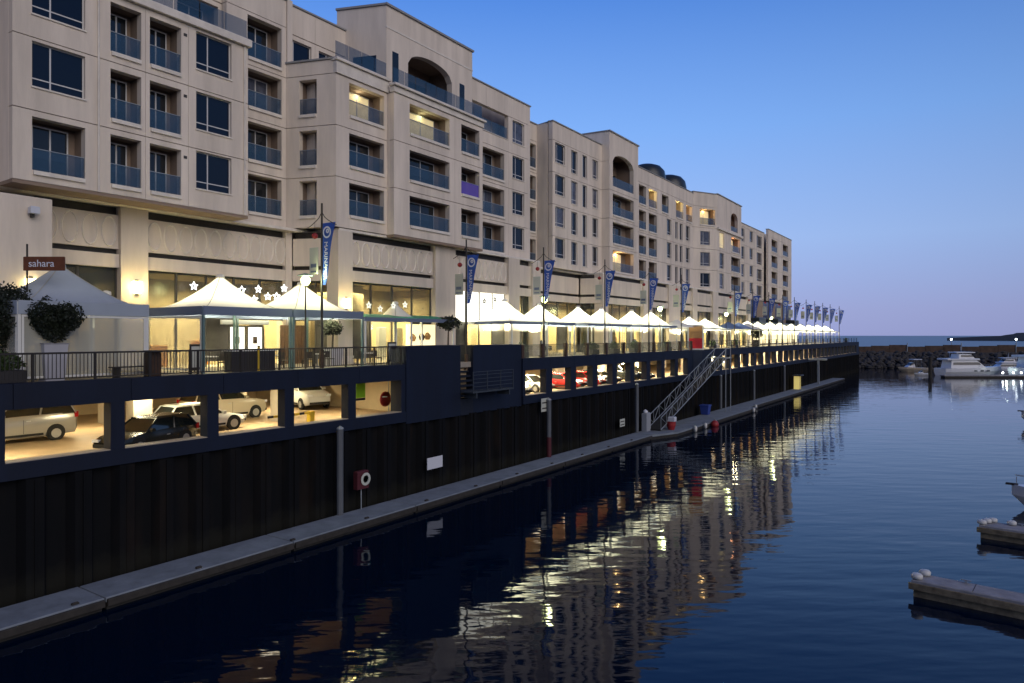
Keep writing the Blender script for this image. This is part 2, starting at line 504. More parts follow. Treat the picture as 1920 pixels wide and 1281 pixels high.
# cage platform in front of the stair slot
cage = thing('stair_cage', 'dark steel landing cage hanging on the navy quay wall beside the stair slot', 'landing', (-27.5, 37.4, 5.6))
m = MB().box(-28.05, -26.95, 35.0, 39.6, 5.95, 6.05)
obj('platform', m, 'cage_steel', cage)
for y in (35.05, 36.55, 38.05, 39.55):
    obj('post', MB().box(-27.02, -26.96, y - .03, y + .03, 6.05, 7.3), 'cage_steel', cage)
for z in (6.35, 6.6, 6.85, 7.1, 7.3):
    obj('rail', MB().tube((-26.99, 35.0, z), (-26.99, 39.6, z), .022, n=6), 'cage_steel', cage)
obj('bracket', MB().box(-28.0, -27.0, 35.4, 35.5, 5.6, 5.95), 'cage_steel', cage)
obj('bracket', MB().box(-28.0, -27.0, 39.1, 39.2, 5.6, 5.95), 'cage_steel', cage)

# ------------------------------------------------------------------ car park interior
cp = thing('car_park', 'warm lit car park level under the promenade behind the quay wall openings', 'car park', (-38, 60, 4.7))
obj('floor', MB().box(-46, -28.6, -2, 204, 4.45, 4.75), 'garage_floor', cp)
obj('ceiling', MB().box(-46, -28.6, -2, 204, 7.2, 7.45), 'garage_wall', cp)
obj('back_wall', MB().box(-46.3, -45.9, -2, 204, 4.76, 7.19), 'garage_wall', cp)
obj('end_wall', MB().box(-45.9, -28.6, -2.3, -2.0, 4.76, 7.19), 'garage_wall', cp)
obj('end_wall', MB().box(-45.9, -28.6, 204, 204.3, 4.76, 7.19), 'garage_wall', cp)
obj('cross_wall', MB().box(-45.9, -28.7, 32.6, 42.0, 4.76, 7.19), 'garage_wall', cp)
for k in range(25):
    y = 16.9 + 8.08 * k
    if 30 < y < 42: continue
    obj('column', MB().bevbox(-33.9, -33.2, y, y + .9, 4.75, 7.2, .02), 'garage_column', cp)
    obj('column', MB().bevbox(-41.0, -40.3, y + 2, y + 2.9, 4.75, 7.2, .02), 'garage_column', cp)
for k in range(9):
    y = 10 + 7 * k
    obj('floor_line', MB().box(-45, -40.6, y, y + .1, 4.754, 4.757), 'yellow', cp)
tube_m = MB().box(-.09, .09, -.65, .65, -.06, 0).mesh('ceiling_tube')
k = 0
for y in [5, 11, 17, 23, 28.5] + [44.5 + 5 * j for j in range(31)]:
    obj('ceiling_tube', tube_m, 'tube', cp, (-31.2, y, 7.19))
    if y < 90: obj('ceiling_tube', tube_m, 'tube', cp, (-38.5, y, 7.19))
    near = y < 80
    light('car_park_light', 'AREA', (-32.5, y, 7.08), 215 if y < 30 else (400 if near else 480), (1, .88, .56), .3, cp, 1.4)
    if y < 80: light('car_park_light', 'AREA', (-38.5, y, 7.08), 190, (1, .84, .50), .3, cp, 1.4)

# ------------------------------------------------------------------ cars
def car_proto(name, label, paint, style, loc, rz):
    t = thing(name, label, 'car', loc, rz, 'cars parked under the promenade')
    if style == 'suv': L, W, Hh, belt = 4.75, 1.88, 1.90, 1.22
    else: L, W, Hh, belt = 4.4, 1.76, 1.45, .90
    hw = W / 2; h = L / 2
    st = [(-h, .80, .42, belt - .08), (-h + .12, .92, .28, belt), (-h * .55, 1, .24, belt + .02), (0, 1, .22, belt), (h * .45, 1, .24, belt - .03),
          (h * .8, .96, .26, belt - .14), (h - .1, .86, .32, belt - .26), (h, .74, .40, belt - .36)]
    secs = []
    for x, wf, zb, zt in st:
        w = hw * wf
        secs.append([(x, -w * .9, zb), (x, w * .9, zb), (x, w, zb + .18), (x, w, zt - .16), (x, w * .93, zt), (x, -w * .93, zt), (x, -w, zt - .16), (x, -w, zb + .18)])
    bme = MB().loft(secs).mesh('body', True); bme.set_sharp_from_angle(angle=R(38))
    obj('body', bme, paint, t, world=False)
    for sgn in (-1, 1):
        obj('sill_trim', MB().box(-h * .36, h * .40, sgn * hw - .015, sgn * hw + .012, .30, .40), 'tyre', t, world=False)
        obj('door_seam', MB().box(-.06, -.045, sgn * (hw + .001) - .004, sgn * (hw + .001) + .004, .42, belt - .17), 'tyre', t, world=False)
        obj('door_handle', MB().box(-.34, -.16, sgn * hw - .01, sgn * hw + .022, belt - .26, belt - .22), 'rim', t, world=False)
        obj('wing_mirror', MB().bevbox(h * .30, h * .38, sgn * (hw + .09) - .09, sgn * (hw + .09) + .09, belt, belt + .14, .03), paint, t, world=False)
    if style == 'suv': gx = [(-h + .10, h * .42), (-h + .40, h * .10)]
    elif style == 'hatch': gx = [(-h + .12, h * .42), (-h + .55, h * .08)]
    else: gx = [(-h + .5, h * .45), (-h + 1.1, h * .10)]
    b0, b1 = gx[0]; t0, t1 = gx[1]
    zb, zt = belt - .02, Hh - .06
    w0, w1 = hw * .91, hw * .74
    g = MB().loft([[(b0, -w0, zb), (b1, -w0, zb), (b1, w0, zb), (b0, w0, zb)], [(t0, -w1, zt), (t1, -w1, zt), (t1, w1, zt), (t0, w1, zt)]])
    obj('window_glass', g, 'car_glass', t, world=False)
    rf = MB().loft([[(t0 - .05, -w1 - .02, zt - .02), (t1 + .08, -w1 - .02, zt - .02), (t1 + .08, w1 + .02, zt - .02), (t0 - .05, w1 + .02, zt - .02)],
                    [(t0 + .12, -w1 + .1, Hh), (t1 - .1, -w1 + .1, Hh), (t1 - .1, w1 - .1, Hh), (t0 + .12, w1 - .1, Hh)]])
    obj('roof', rf, paint, t, world=False)
    pl = MB()
    for sgn in (-1, 1):
        for (xa, xb) in ((b0, t0), (b1, t1), ((b0 + b1) / 2 - .1, (t0 + t1) / 2 - .05)):
            pl.tube((xa, sgn * (w0 + .005), zb), (xb, sgn * (w1 + .005), zt), .045, n=5)
    obj('pillars', pl, paint, t, world=False)
    wm = cached(('wheel',), lambda: MB().tube((0, -.11, 0), (0, .11, 0), .33, n=18))
    rm = cached(('rim',), lambda: MB().tube((0, -.118, 0), (0, .118, 0), .215, n=14))
    for x in (-h * .58, h * .62):
        for sgn in (-1, 1):
            ar = obj('wheel_arch', cached(('arch',), lambda: MB().tube((0, -.06, 0), (0, .06, 0), .40, n=18)), 'tyre', t, (x, sgn * (hw - .052), .36), world=False)
            wo = obj('wheel', wm, 'tyre', t, (x, sgn * (hw - .075), .33), world=False)
            sub('rim', rm, 'rim', wo)
    for sgn in (-1, 1):
        obj('headlight', MB().box(h - .16, h - .02, sgn * hw * .68 - .17, sgn * hw * .68 + .17, belt - .36, belt - .22), 'lens_white', t, world=False)
        obj('taillight', MB().box(-h + .0, -h + .16, sgn * hw * .80 - .13, sgn * hw * .80 + .13, belt - .22, belt + .04), 'lens_red', t, world=False)
    obj('bumper', MB().box(h - .06, h + .04, -hw * .74, hw * .74, .36, .50), 'tyre', t, world=False)
    obj('number_plate', MB().box(-h - .02, -h + .02, -.25, .25, .55, .68), 'lens_white', t, world=False)
    return t
GF = 4.755
# rz = +90deg: nose towards +Y (away along the quay)
car_proto('parked_car', 'silver hatchback with red tail light in the leftmost car park opening', 'car_silver', 'suv', (-36.9, 13.35, GF), R(-90))
car_proto('parked_car', 'low black car close behind the sill of the second car park opening', 'car_dark', 'hatch', (-30.6, 16.2, GF - .12), R(-72))
car_proto('parked_car', 'white car with sloping windscreen beside the black car, second opening', 'car_white', 'hatch', (-33.3, 20.3, GF), R(90))
car_proto('parked_car', 'beige four wheel drive, nose right, in the third car park opening', 'car_beige', 'suv', (-36.9, 24.0, GF), R(90))
car_proto('parked_car', 'white utility vehicle facing out in the fourth car park opening', 'car_white', 'suv', (-38.6, 31.2, GF), R(-15))
spots = [('car_white', 'hatch', -32.2, 46.6, -20, 'white car just right of the stair slot, under the glass railing'),
         ('car_white', 'sedan', -33.0, 51.0, -8, 'white sedan in the second opening right of the navy blocks'),
         ('car_red', 'hatch', -32.2, 55.3, 0, 'bright red hatchback, left of the two red cars'),
         ('car_red', 'sedan', -31.8, 58.6, 0, 'bright red sedan with dark windows, right of the two red cars'),
         ('car_silver', 'hatch', -32.4, 62.8, 0, 'silver car in the opening right of the red cars'),
         ('car_dark', 'suv', -32.2, 67.2, 0, 'black four wheel drive in an opening near the gangway'),
         ('car_dark', 'sedan', -32.0, 70.6, 0, 'black sedan behind the opening nearest the gangway top'),
         ('car_beige', 'sedan', -32.0, 91, 0, 'beige sedan in the far car park beyond the gangway'),
         ('car_white', 'suv', -32.0, 97, 0, 'white four wheel drive in the far car park beyond the gangway')]
for c, s, x, y, a, lb in spots: car_proto('parked_car', lb, c, s, (x, y, GF), R(a))
# car park furniture
t = thing('boom_barrier', 'yellow and black striped boom barrier in the fourth car park opening', 'barrier', (-30.6, 24.4, GF))
obj('cabinet', MB().bevbox(-30.75, -30.45, 25.0, 25.3, GF, GF + .75, .03), 'yellow', t)
for k in range(8):
    obj('stripe', MB().box(-30.63, -30.57, 22.4 + .33 * k, 22.73 + .33 * k, GF + .6 - .0, GF + .72), 'yellow' if k % 2 else 'tyre', t)
t = thing('exit_sign_board', 'lime green hanging sign board in the fifth car park opening', 'sign', (-30.2, 28.4, 5.8))
obj('board', MB().bevbox(-30.24, -30.18, 28.1, 28.8, 6.0, 6.95, .02), 'lime', t)
obj('lower_strip', MB().box(-30.24, -30.18, 28.1, 28.8, 5.85, 5.98), 'tyre', t)
obj('hanger', MB().tube((-30.21, 28.5, 6.94), (-30.21, 28.5, 7.2), .02), 'galv', t)
t = thing('convex_mirror', 'round red backed traffic mirror on a post in the fifth car park opening', 'mirror', (-30.4, 30.9, GF))
obj('post', MB().tube((-30.4, 30.95, GF), (-30.4, 30.95, 7.15), .03), 'galv', t)
obj('dish', MB().loft([[(-30.4 + .10 * a, 30.65 + r * math.cos(k * math.pi / 8), 5.75 + r * math.sin(k * math.pi / 8)) for k in range(16)]
                       for a, r in ((-1, .02), (-.6, .30), (0, .47), (.5, .47), (1, .36), (1.3, .05))]), 'red', t, smooth=True)
obj('glass', MB().lathe([(.18, 0), (.14, .03), (.02, .04)], 12, (-30.24, 30.45, 5.9)), 'lens_white', t)

# ------------------------------------------------------------------ apartment buildings
FL = [16.2, 19.25, 22.35, 25.45, 28.55]
def holed_panel(w, h, a0, a1, b0, b1, t=.4):
    return cached(('wall_panel', round(w, 2), round(h, 2), round(a0, 2), round(a1, 2), round(b0, 2), round(b1, 2), t),
                  lambda: MB().ring(.008, w - .008, .02, h - .02, a0, a1, b0, b1, t))
def solid_panel(w, h, t=.4):
    return cached(('wall_panel_s', round(w, 2), round(h, 2), t), lambda: MB().box(.008, w - .008, 0, t, .02, h - .02))
def arch_panel(w, h, a0, a1, b0, spring, rise, t=.5):
    m = MB(); n = 14
    xs = [a0 + (a1 - a0) * k / n for k in range(n + 1)]
    ar = [spring + rise * math.sqrt(max(0, 1 - ((x - (a0 + a1) / 2) / ((a1 - a0) / 2)) ** 2)) for x in xs]
    m.box(.008, a0, 0, t, .02, h); m.box(a1, w - .008, 0, t, .02, h)
    m.box(a0, a1, 0, t, .02, b0)
    for k in range(n):
        x0, x1 = xs[k], xs[k + 1]; z0, z1 = ar[k], ar[k + 1]
        m.quad((x0, 0, z0), (x1, 0, z1), (x1, 0, h), (x0, 0, h)); m.quad((x1, t, z1), (x0, t, z0), (x0, t, h), (x1, t, h))
        m.quad((x0, 0, z0), (x0, t, z0), (x1, t, z1), (x1, 0, z1))
    return m
class Seg:
    def __init__(s, parent, x0, y0, x1, y1):
        s.p = parent; s.o = (x0, y0); s.L = math.hypot(x1 - x0, y1 - y0)
        s.rz = math.atan2(y1 - y0, x1 - x0); s.d = ((x1 - x0) / s.L, (y1 - y0) / s.L); s.n = (-s.d[1], s.d[0])
    def pt(s, a, dep, z): return (s.o[0] + s.d[0] * a + s.n[0] * dep, s.o[1] + s.d[1] * a + s.n[1] * dep, z)
    def add(s, name, m, material, a=0, dep=0, z=0): return obj(name, m, material, s.p, s.pt(a, dep, z), s.rz)
    def mass(s, z0, z1, d0, d1, material='stucco', name='core'):
        return s.add(name, MB().box(0, s.L, d0, d1, z0, z1), material)
    def cell(s, a0, a1, z0, z1, kind, o0=None, o1=None, lit=None, glass='balustrade_glass', wallm='stucco', ext=None):
        w, h = a1 - a0, z1 - z0
        if kind == 'S':
            return s.add('wall_panel', solid_panel(w, h), wallm, a0, 0, z0)
        p0, p1 = o0 - a0, o1 - a0
        ow = p1 - p0
        if kind in 'WN':
            b0, b1 = (1.02, 2.95) if kind == 'W' else (.75, 2.85)
            if ext: b0, b1 = ext
            s.add('wall_panel', holed_panel(w, h, p0, p1, b0, b1), wallm, a0, 0, z0)
            hh = b1 - b0
            def fm():
                m = MB(); e = .05
                m.ring(.0, ow, 0, hh, e, ow - e, e, hh - e, .07)
                m.box(ow * .36 - .03, ow * .36 + .03, .005, .065, e, hh - e) if ow > .9 else None
                if ow > 1.1: m.box(e, ow - e, .012, .058, hh * .20 - .025, hh * .20 + .025)
                return m
            f = s.add('window', cached(('window', round(ow, 2), round(hh, 2)), fm), 'frame_white' if ow > .9 else 'frame_bronze', a0 + p0, .16, z0 + b0)
            sub('pane', cached(('pane', round(ow, 2), round(hh, 2)), lambda: MB().box(.04, ow - .04, .03, .05, .04, hh - .04)), ('glass_dark' if rnd.random() < .72 else 'glass_curtain') if not lit else 'room_glow', f)
            sub('sill', cached(('sill', round(ow, 2)), lambda: MB().box(-.04, ow + .04, -.22, -.0, -.07, -.002)), 'stucco_trim', f)
            return
        # balcony
        b0, b1 = ext if ext else (.50, 2.78)
        s.add('wall_panel', holed_panel(w, h, p0, p1, b0, b1, .4), wallm, a0, 0, z0)
        hh = b1 - b0; dep = 1.05
        def rec():
            m = MB(); e = .012
            m.quad((-e, .4, -.02), (-e, dep, -.02), (-e, dep, hh + e), (-e, .4, hh + e))
            m.quad((ow + e, dep, -.02), (ow + e, .4, -.02), (ow + e, .4, hh + e), (ow + e, dep, hh + e))
            m.quad((-e, dep, -.02), (ow + e, dep, -.02), (ow + e, dep, hh + e), (-e, dep, hh + e))
            m.quad((-e, .4, hh + e), (-e, dep, hh + e), (ow + e, dep, hh + e), (ow + e, .4, hh + e))
            m.quad((-e, .4, -.02), (ow + e, .4, -.02), (ow + e, dep, -.02), (-e, dep, -.02))
            return m
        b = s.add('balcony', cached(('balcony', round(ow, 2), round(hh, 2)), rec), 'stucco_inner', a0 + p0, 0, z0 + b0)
        dw = min(ow * .70, 3.2); x0 = ow * .16
        dh = hh - .12
        def door():
            m = MB(); m.ring(x0, x0 + dw, 0, dh, x0 + .06, x0 + dw - .06, .06, dh - .06, .06)
            m.box(x0 + dw / 2 - .035, x0 + dw / 2 + .035, .004, .056, .06, dh - .06)
            return m
        sub('sliding_door', cached(('door', round(ow, 2), round(dh, 2)), door), 'frame_white', b, (0, dep - .09, 0))
        sub('pane', cached(('dpane', round(ow, 2), round(dh, 2)), lambda: MB().box(x0 + .05, x0 + dw - .05, .02, .04, .05, dh - .05)),
            ('glass_door' if rnd.random() < .75 else 'glass_curtain') if not lit else 'room_glow', b, (0, dep - .085, 0))
        sub('balustrade', cached(('balu', round(ow, 2)), lambda: MB().box(.02, ow - .02, .06, .085, .03, .92)), glass, b)
        sub('handrail', cached(('rail', round(ow, 2)), lambda: MB().box(.0, ow, .045, .10, .92, .955)), 'galv', b)
        sub('ledge', cached(('ledge', round(ow, 2)), lambda: MB().box(.03, ow - .03, -.10, -.0, -.20, -.02)), 'stucco_trim', b)
        if lit:
            px, py, pz = s.pt((o0 + o1) / 2, .75, z0 + b1 - .25)
            light('balcony_lamp', 'POINT', (px, py, pz), lit[3], lit[:3], .12, s.p)
    def column(s, a0, a1, kind, o0=None, o1=None, rows=(0, 1, 2), lits={}, glass={}, kinds={}, ext=None):
        for r in rows:
            s.cell(a0, a1, FL[r], FL[r + 1], kinds.get(r, kind), o0, o1, lits.get(r), glass.get(r, 'balustrade_glass'), ext=ext)
    def band(s, z0, z1, out, material='stucco_trim', name='cornice', a0=0, a1=None, dep=.3):
        a1 = s.L if a1 is None else a1
        return s.add(name, MB().bevbox(a0 - out * .5, a1 + out * .5, -out, dep, z0, z1, .05), material)
    def parapet(s, z0, z1, n=1):
        w = s.L / n
        for k in range(n): s.add('wall_panel', solid_panel(w, z1 - z0), 'stucco', w * k, 0, z0)
        s.add('coping', MB().box(-.06, s.L + .06, -.09, .5, z1, z1 + .10), 'roof_edge')
    def terrace_glass(s, a0, a1, z, n):
        w = (a1 - a0) / n
        for k in range(n):
            s.add('terrace_glass', cached(('tg', round(w, 2)), lambda: MB().box(.03, w - .03, 0, .03, .05, 1.05)), 'balustrade_glass', a0 + w * k, .06, z)

WARM = (1, .62, .25); YEL = (1, .78, .30); CREAM = (1, .86, .55)

# --- left block
bA = thing('apartment_building', 'dim beige apartment block at the left edge with wide windows and stacked balconies', 'building', (-36, 18, DECK), group='apartment blocks along the quay')
sg = Seg(bA, -33.5, 12.07, -33.5, 23.25)
def yA(y): return y - 12.07
sg.column(yA(12.07), yA(15.45), 'W', yA(12.8), yA(14.91), kinds={0: 'B'})
sg.column(yA(15.45), yA(17.62), 'B', yA(16.0), yA(17.42))
sg.column(yA(17.62), yA(19.8), 'B', yA(17.83), yA(19.42))
sg.column(yA(19.8), yA(23.25), 'W', yA(20.22), yA(22.24))
sg.band(FL[3] + .01, FL[3] + .42, .22)
sg.terrace_glass(0, sg.L, FL[3] + .42, 8)
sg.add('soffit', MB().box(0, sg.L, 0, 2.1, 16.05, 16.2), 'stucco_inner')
sg.add('wall_panel', MB().box(.0, .4, .4, 3.2, 16.2, 25.4), 'stucco')
sg.add('wall_panel', MB().box(sg.L - .4, sg.L - .005, .405, 2.2, 16.2, 25.4), 'stucco')
sg.mass(16.3, 25.4, 2.2, 14)
s2 = Seg(bA, -36.0, 9.0, -36.0, 23.6)
for k in range(4):
    s2.cell(k * 3.65, k * 3.65 + 3.65, 25.5, 28.55, 'B' if k > 0 else 'W', k * 3.65 + .7, k * 3.65 + 3.1)
s2.parapet(28.57, 30.3, 4); s2.mass(25.5, 30.2, 1.9, 12)
s3 = Seg(bA, -36.6, -3, -36.6, 12.1)
for k in range(3): s3.column(k * 5.03, k * 5.03 + 5.03, 'W', k * 5.03 + 1.4, k * 5.03 + 3.4)
s3.mass(16.3, 30, .5, 12, 'stucco')
for y in (15.45, 23.0): sg.add('downpipe', MB().tube((yA(y), -.06, 16.2), (yA(y), -.06, 25.4), .045, n=6), 'stucco_trim')
for z in (18.6, 21.7, 24.8): sg.add('vent', MB().box(yA(19.55), yA(19.72), -.02, .02, z, z + .14), 'frame_dark')
# --- recess and return
s4 = Seg(bA, -35.5, 23.25, -35.5, 27.3)
s4.column(0, s4.L, 'B', 1.35, 3.72, rows=(0, 1, 2), ext=(.72, 2.9))
s4.cell(0, s4.L, FL[3], FL[4], 'B', 1.35, 3.72, ext=(.5, 2.9))
s4.parapet(FL[4], 30.2); s4.mass(16.3, 30.1, 1.9, 12)

# --- first pavilion
b1 = thing('apartment_building', 'beige pavilion block with a wide arched top balcony, nearest the camera', 'building', (-36, 35, DECK), group='apartment blocks along the quay')
s5 = Seg(b1, -35.5, 27.3, -32.3, 28.43)
s5.column(0, s5.L, 'B', .9, 2.1, ext=(.75, 2.85))
s5.parapet(FL[3], 26.3)
s6 = Seg(b1, -32.3, 28.43, -32.3, 32.75)
s6.column(0, s6.L, 'B', 1.05, 4.05, lits={2: (*CREAM, 9)}, ext=(.86, 2.82))
s6.band(25.46, 26.2, .12); s6.band(26.2, 26.38, .26)
s6.terrace_glass(0, s6.L, 26.38, 4)
s6.mass(16.3, 25.4, 1.9, 12)
s7 = Seg(b1, -31.7, 32.75, -31.7, 42.35)
def y7(y): return y - 32.75
s7.column(0, y7(39.0), 'B', y7(34.24), y7(38.4), lits={2: (.95, 1, .55, 8)}, ext=(.80, 2.75))
s7.column(y7(39.0), y7(42.35), 'B', y7(39.74), y7(41.94), glass={1: 'balustrade_purple_lit'}, ext=(.80, 2.75))
s7.band(25.46, 25.85, .10); s7.band(25.85, 26.02, .28)
s7.terrace_glass(0, s7.L, 26.02, 9)
s7.add('wall_panel', MB().box(0, .4, .4, .62, 16.2, 25.4), 'stucco')
s7.add('soffit', MB().box(0, s7.L, 0, 2.0, 16.05, 16.2), 'stucco_inner')
s7.mass(16.3, 25.4, 1.9, 12)
# penthouse with the arch
s8 = Seg(b1, -33.2, 33.6, -33.2, 43.0)
ap = s8.add('arched_wall', arch_panel(s8.L, 5.7, 2.1, 6.9, .3, 2.5, .95), 'stucco', 0, 0, 26.1)
s8.add('side_opening', MB().box(.55, 1.15, -.012, .01, .4 + 26.1, 28.9), 'glass_door')
s8.add('side_opening', MB().box(7.8, 8.4, -.012, .01, .4 + 26.1, 28.9), 'glass_door')
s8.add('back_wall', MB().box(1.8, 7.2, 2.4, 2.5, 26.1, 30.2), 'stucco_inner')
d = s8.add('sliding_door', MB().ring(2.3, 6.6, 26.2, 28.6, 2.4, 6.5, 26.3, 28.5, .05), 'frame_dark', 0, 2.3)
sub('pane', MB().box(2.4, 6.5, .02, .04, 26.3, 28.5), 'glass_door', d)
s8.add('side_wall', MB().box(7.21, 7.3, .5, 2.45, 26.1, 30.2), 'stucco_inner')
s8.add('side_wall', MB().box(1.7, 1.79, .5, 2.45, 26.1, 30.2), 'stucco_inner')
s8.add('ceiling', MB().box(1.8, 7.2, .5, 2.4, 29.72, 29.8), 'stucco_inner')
s8.add('groove_band', MB().box(-.02, s8.L + .02, -.03, .2, 30.3, 30.42), 'stucco_trim')
s8.add('coping', MB().box(-.1, s8.L + .1, -.12, .6, 31.8, 31.94), 'roof_edge')
s8.mass(26.2, 31.75, 2.55, 10, 'stucco')
s9 = Seg(b1, -36.6, 32.3, -33.2, 33.6)
s9.add('wall_panel', solid_panel(s9.L, 5.7, .3), 'stucco', 0, 0, 26.1)
s9.add('coping', MB().box(-.05, s9.L + .0, -.1, .35, 31.802, 31.935), 'roof_edge')
s9.add('side_window', MB().box(1.2, 2.9, -.012, .01, 26.5, 28.5), 'glass_dark')
s10 = Seg(b1, -36.0, 27.3, -36.0, 32.6)
for k in range(2): s10.cell(k * 2.65, k * 2.65 + 2.65, 25.5, 28.55, 'W', k * 2.65 + .3, k * 2.65 + 2.35, ext=(.5, 2.75))
s10.parapet(28.57, 30.35, 2); s10.mass(25.5, 30.2, .6, 10)
s10.add('wall_panel', MB().box(.02, .4, -.6, 0, 26.3, 30.3), 'stucco')

# --- link block between first and second pavilion
b2 = thing('apartment_building', 'flat fronted beige block with rows of dark windows between the two nearest arched pavilions', 'building', (-37, 55, DECK), group='apartment blocks along the quay')
s11 = Seg(b2, -34.0, 42.6, -34.0, 52.55)
def yB(y): return y - 42.6
s11.column(0, yB(49.1), 'B', yB(45.2), yB(48.5), rows=(0, 1, 2))
s11.cell(0, yB(49.1), FL[3], FL[3] + 1.0, 'S')
s11.terrace_glass(yB(44.5), yB(49.0), FL[3] + 1.0, 4)
s11.column(yB(49.1), yB(52.55), 'W', yB(49.75), yB(51.6), rows=(0, 1, 2, 3))
s11.parapet(FL[4], 30.25, 3); s11.mass(16.3, 30.15, 1.9, 12)
s11.add('coping', MB().box(-.1, 6.4, -.05, .5, FL[3] + 1.0, FL[3] + 1.05), 'stucco_trim')
s12 = Seg(b2, -36.3, 52.55, -36.3, 57.7)
s12.column(0, s12.L, 'B', 1.4, 4.6, rows=(0, 1, 2, 3)); s12.parapet(FL[4], 30.2); s12.mass(16.3, 30.1, 1.9, 9)
s12.add('wall_panel', MB().box(-.4, -.02, -2.28, 0, 16.2, 30.2), 'stucco')
s13 = Seg(b2, -36.3, 57.7, -34.5, 57.3)
for r in range(4): s13.cell(0, s13.L, FL[r], FL[r + 1], 'S')
s13.parapet(FL[4], 30.28)
s14 = Seg(b2, -34.5, 57.3, -34.5, 67.7)
def yC(y): return y - 57.3
s14.column(0, yC(60.2), 'W', yC(57.65), yC(59.7), rows=(0, 1, 2, 3), lits={})
s14.column(yC(60.2), yC(62.75), 'N', yC(60.95), yC(62.25), rows=(0, 1, 2, 3), ext=(.6, 2.9))
s14.column(yC(62.75), yC(64.9), 'N', yC(63.3), yC(64.3), rows=(0, 1, 2, 3), ext=(.6, 2.9))
s14.column(yC(64.9), yC(67.7), 'N', yC(65.5), yC(66.75), rows=(0, 1, 2, 3), ext=(.9, 2.9))
s14.parapet(FL[4], 30.3, 3); s14.mass(16.3, 30.2, .6, 12)

# --- second pavilion
b3 = thing('apartment_building', 'narrow pavilion with a tall arched opening and one orange lit balcony, second from the camera', 'building', (-36, 72, DECK), group='apartment blocks along the quay')
s15 = Seg(b3, -37.5, 67.3, -33.6, 67.72)
for r in range(4): s15.cell(0, s15.L, FL[r], FL[r + 1], 'S')
s15.parapet(FL[4], 31.75)
s16 = Seg(b3, -33.6, 67.72, -33.6, 75.2)
s16.column(0, s16.L, 'B', .8, 6.2, rows=(0, 1, 2), lits={0: (*WARM, 55)}, glass={})
s16.add('arched_wall', arch_panel(s16.L, 31.7 - FL[3], .8, 6.2, .5, 3.2, .95), 'stucco', 0, 0, FL[3])
s16.add('back_wall', MB().box(.6, 6.6, 2.2, 2.3, FL[3], 30.2), 'stucco_inner')
s16.add('side_wall', MB().box(6.3, 6.45, .5, 2.2, FL[3], 30.2), 'stucco_inner')
s16.add('ceiling', MB().box(.6, 6.5, .5, 2.2, 29.8, 29.9), 'stucco_inner')
s16.add('sliding_door', MB().ring(1.2, 5.8, 25.7, 28.2, 1.3, 5.7, 25.8, 28.1, .05), 'frame_dark', 0, 2.1)
s16.add('balcony_glass', MB().box(.82, 6.18, .06, .09, 25.98, 26.95), 'balustrade_glass')
s16.add('coping', MB().box(-.1, s16.L + .1, -.12, .6, 31.7, 31.84), 'roof_edge')
s16.mass(16.3, 31.6, 2.4, 10, 'stucco')

# --- third link
b4 = thing('apartment_building', 'beige block with dark roof drums and yellow lit top balconies beyond the second pavilion', 'building', (-37, 87, DECK), group='apartment blocks along the quay')
s17 = Seg(b4, -35.2, 75.3, -35.2, 98.0)
def yD(y): return y - 75.3
s17.column(0, yD(81.6), 'B', yD(79.0), yD(81.2), rows=(0, 1, 2, 3))
s17.column(yD(81.6), yD(86.0), 'B', yD(82.0), yD(84.6), rows=(0, 1, 2, 3), lits={3: (*YEL, 45)})
s17.column(yD(86.0), yD(90.3), 'W', yD(88.0), yD(89.6), rows=(0, 1, 2), ext=(.8, 2.9))
s17.cell(yD(86.0), yD(90.3), FL[3], FL[4], 'B', yD(86.3), yD(88.6))
s17.column(yD(90.3), yD(92.3), 'N', yD(91.0), yD(92.0), rows=(0, 1, 2), ext=(.6, 2.9))
s17.column(yD(92.3), yD(94.4), 'N', yD(92.7), yD(93.8), rows=(0, 1, 2), ext=(.6, 2.9))
s17.column(yD(94.4), yD(98.0), 'N', yD(95.0), yD(96.6), rows=(0, 1, 2), ext=(.8, 2.9))
s17.cell(yD(90.3), yD(94.4), FL[3], FL[4], 'B', yD(91.3), yD(94.0), lit=(*YEL, 45))
s17.cell(yD(94.4), yD(98.0), FL[3], FL[4], 'B', yD(95.2), yD(97.6), lit=(*WARM, 30))
s17.parapet(FL[4], 30.3, 5); s17.mass(16.3, 30.2, 1.9, 10)
def drum(y):
    secs = []
    for z, r in ((30.2, 1), (31.0, 1), (31.9, .93), (32.5, .72), (32.8, .4)):
        secs.append([(-38.2 + 2.6 * r * math.cos(k * math.pi / 8), y + 2.6 * r * math.sin(k * math.pi / 8), z) for k in range(16)])
    return MB().loft(secs)
for y in (88.2, 96.0): obj('roof_drum', drum(y), 'dome_dark', b4, smooth=True)

# --- third pavilion
b5 = thing('apartment_building', 'far pavilion block with slanted side, orange top balcony and small red arched opening', 'building', (-36, 105, DECK), group='apartment blocks along the quay')
s18 = Seg(b5, -35.2, 98.0, -33.0, 102.2)
s18.column(0, s18.L, 'N', 1.4, 3.3, rows=(0, 1, 2), ext=(.6, 2.6))
s18.cell(0, s18.L, FL[3], FL[4], 'B', 1.3, 4.3, lit=(*WARM, 30))
s18.parapet(FL[4], 30.55)
s18.mass(16.3, 30.5, 1.9, 4)
s19 = Seg(b5, -33.0, 102.2, -33.0, 114.4)
s19.column(0, 4.6, 'N', 1.0, 3.2, rows=(0, 1, 2), lits={2: (*YEL, 20)}, ext=(.5, 2.8))
s19.column(4.6, 12.2, 'B', 6.8, 11.6, rows=(0, 1, 2), lits={2: (1, .42, .2, 40)})
s19.add('arched_wall', arch_panel(12.2, 30.6 - FL[3], 6.6, 10.2, .6, 2.6, .9), 'stucco', 0, 0, FL[3])
s19.add('back_wall', MB().box(6, 11, 2.0, 2.1, FL[3], 29.8), 'curtain_orange')
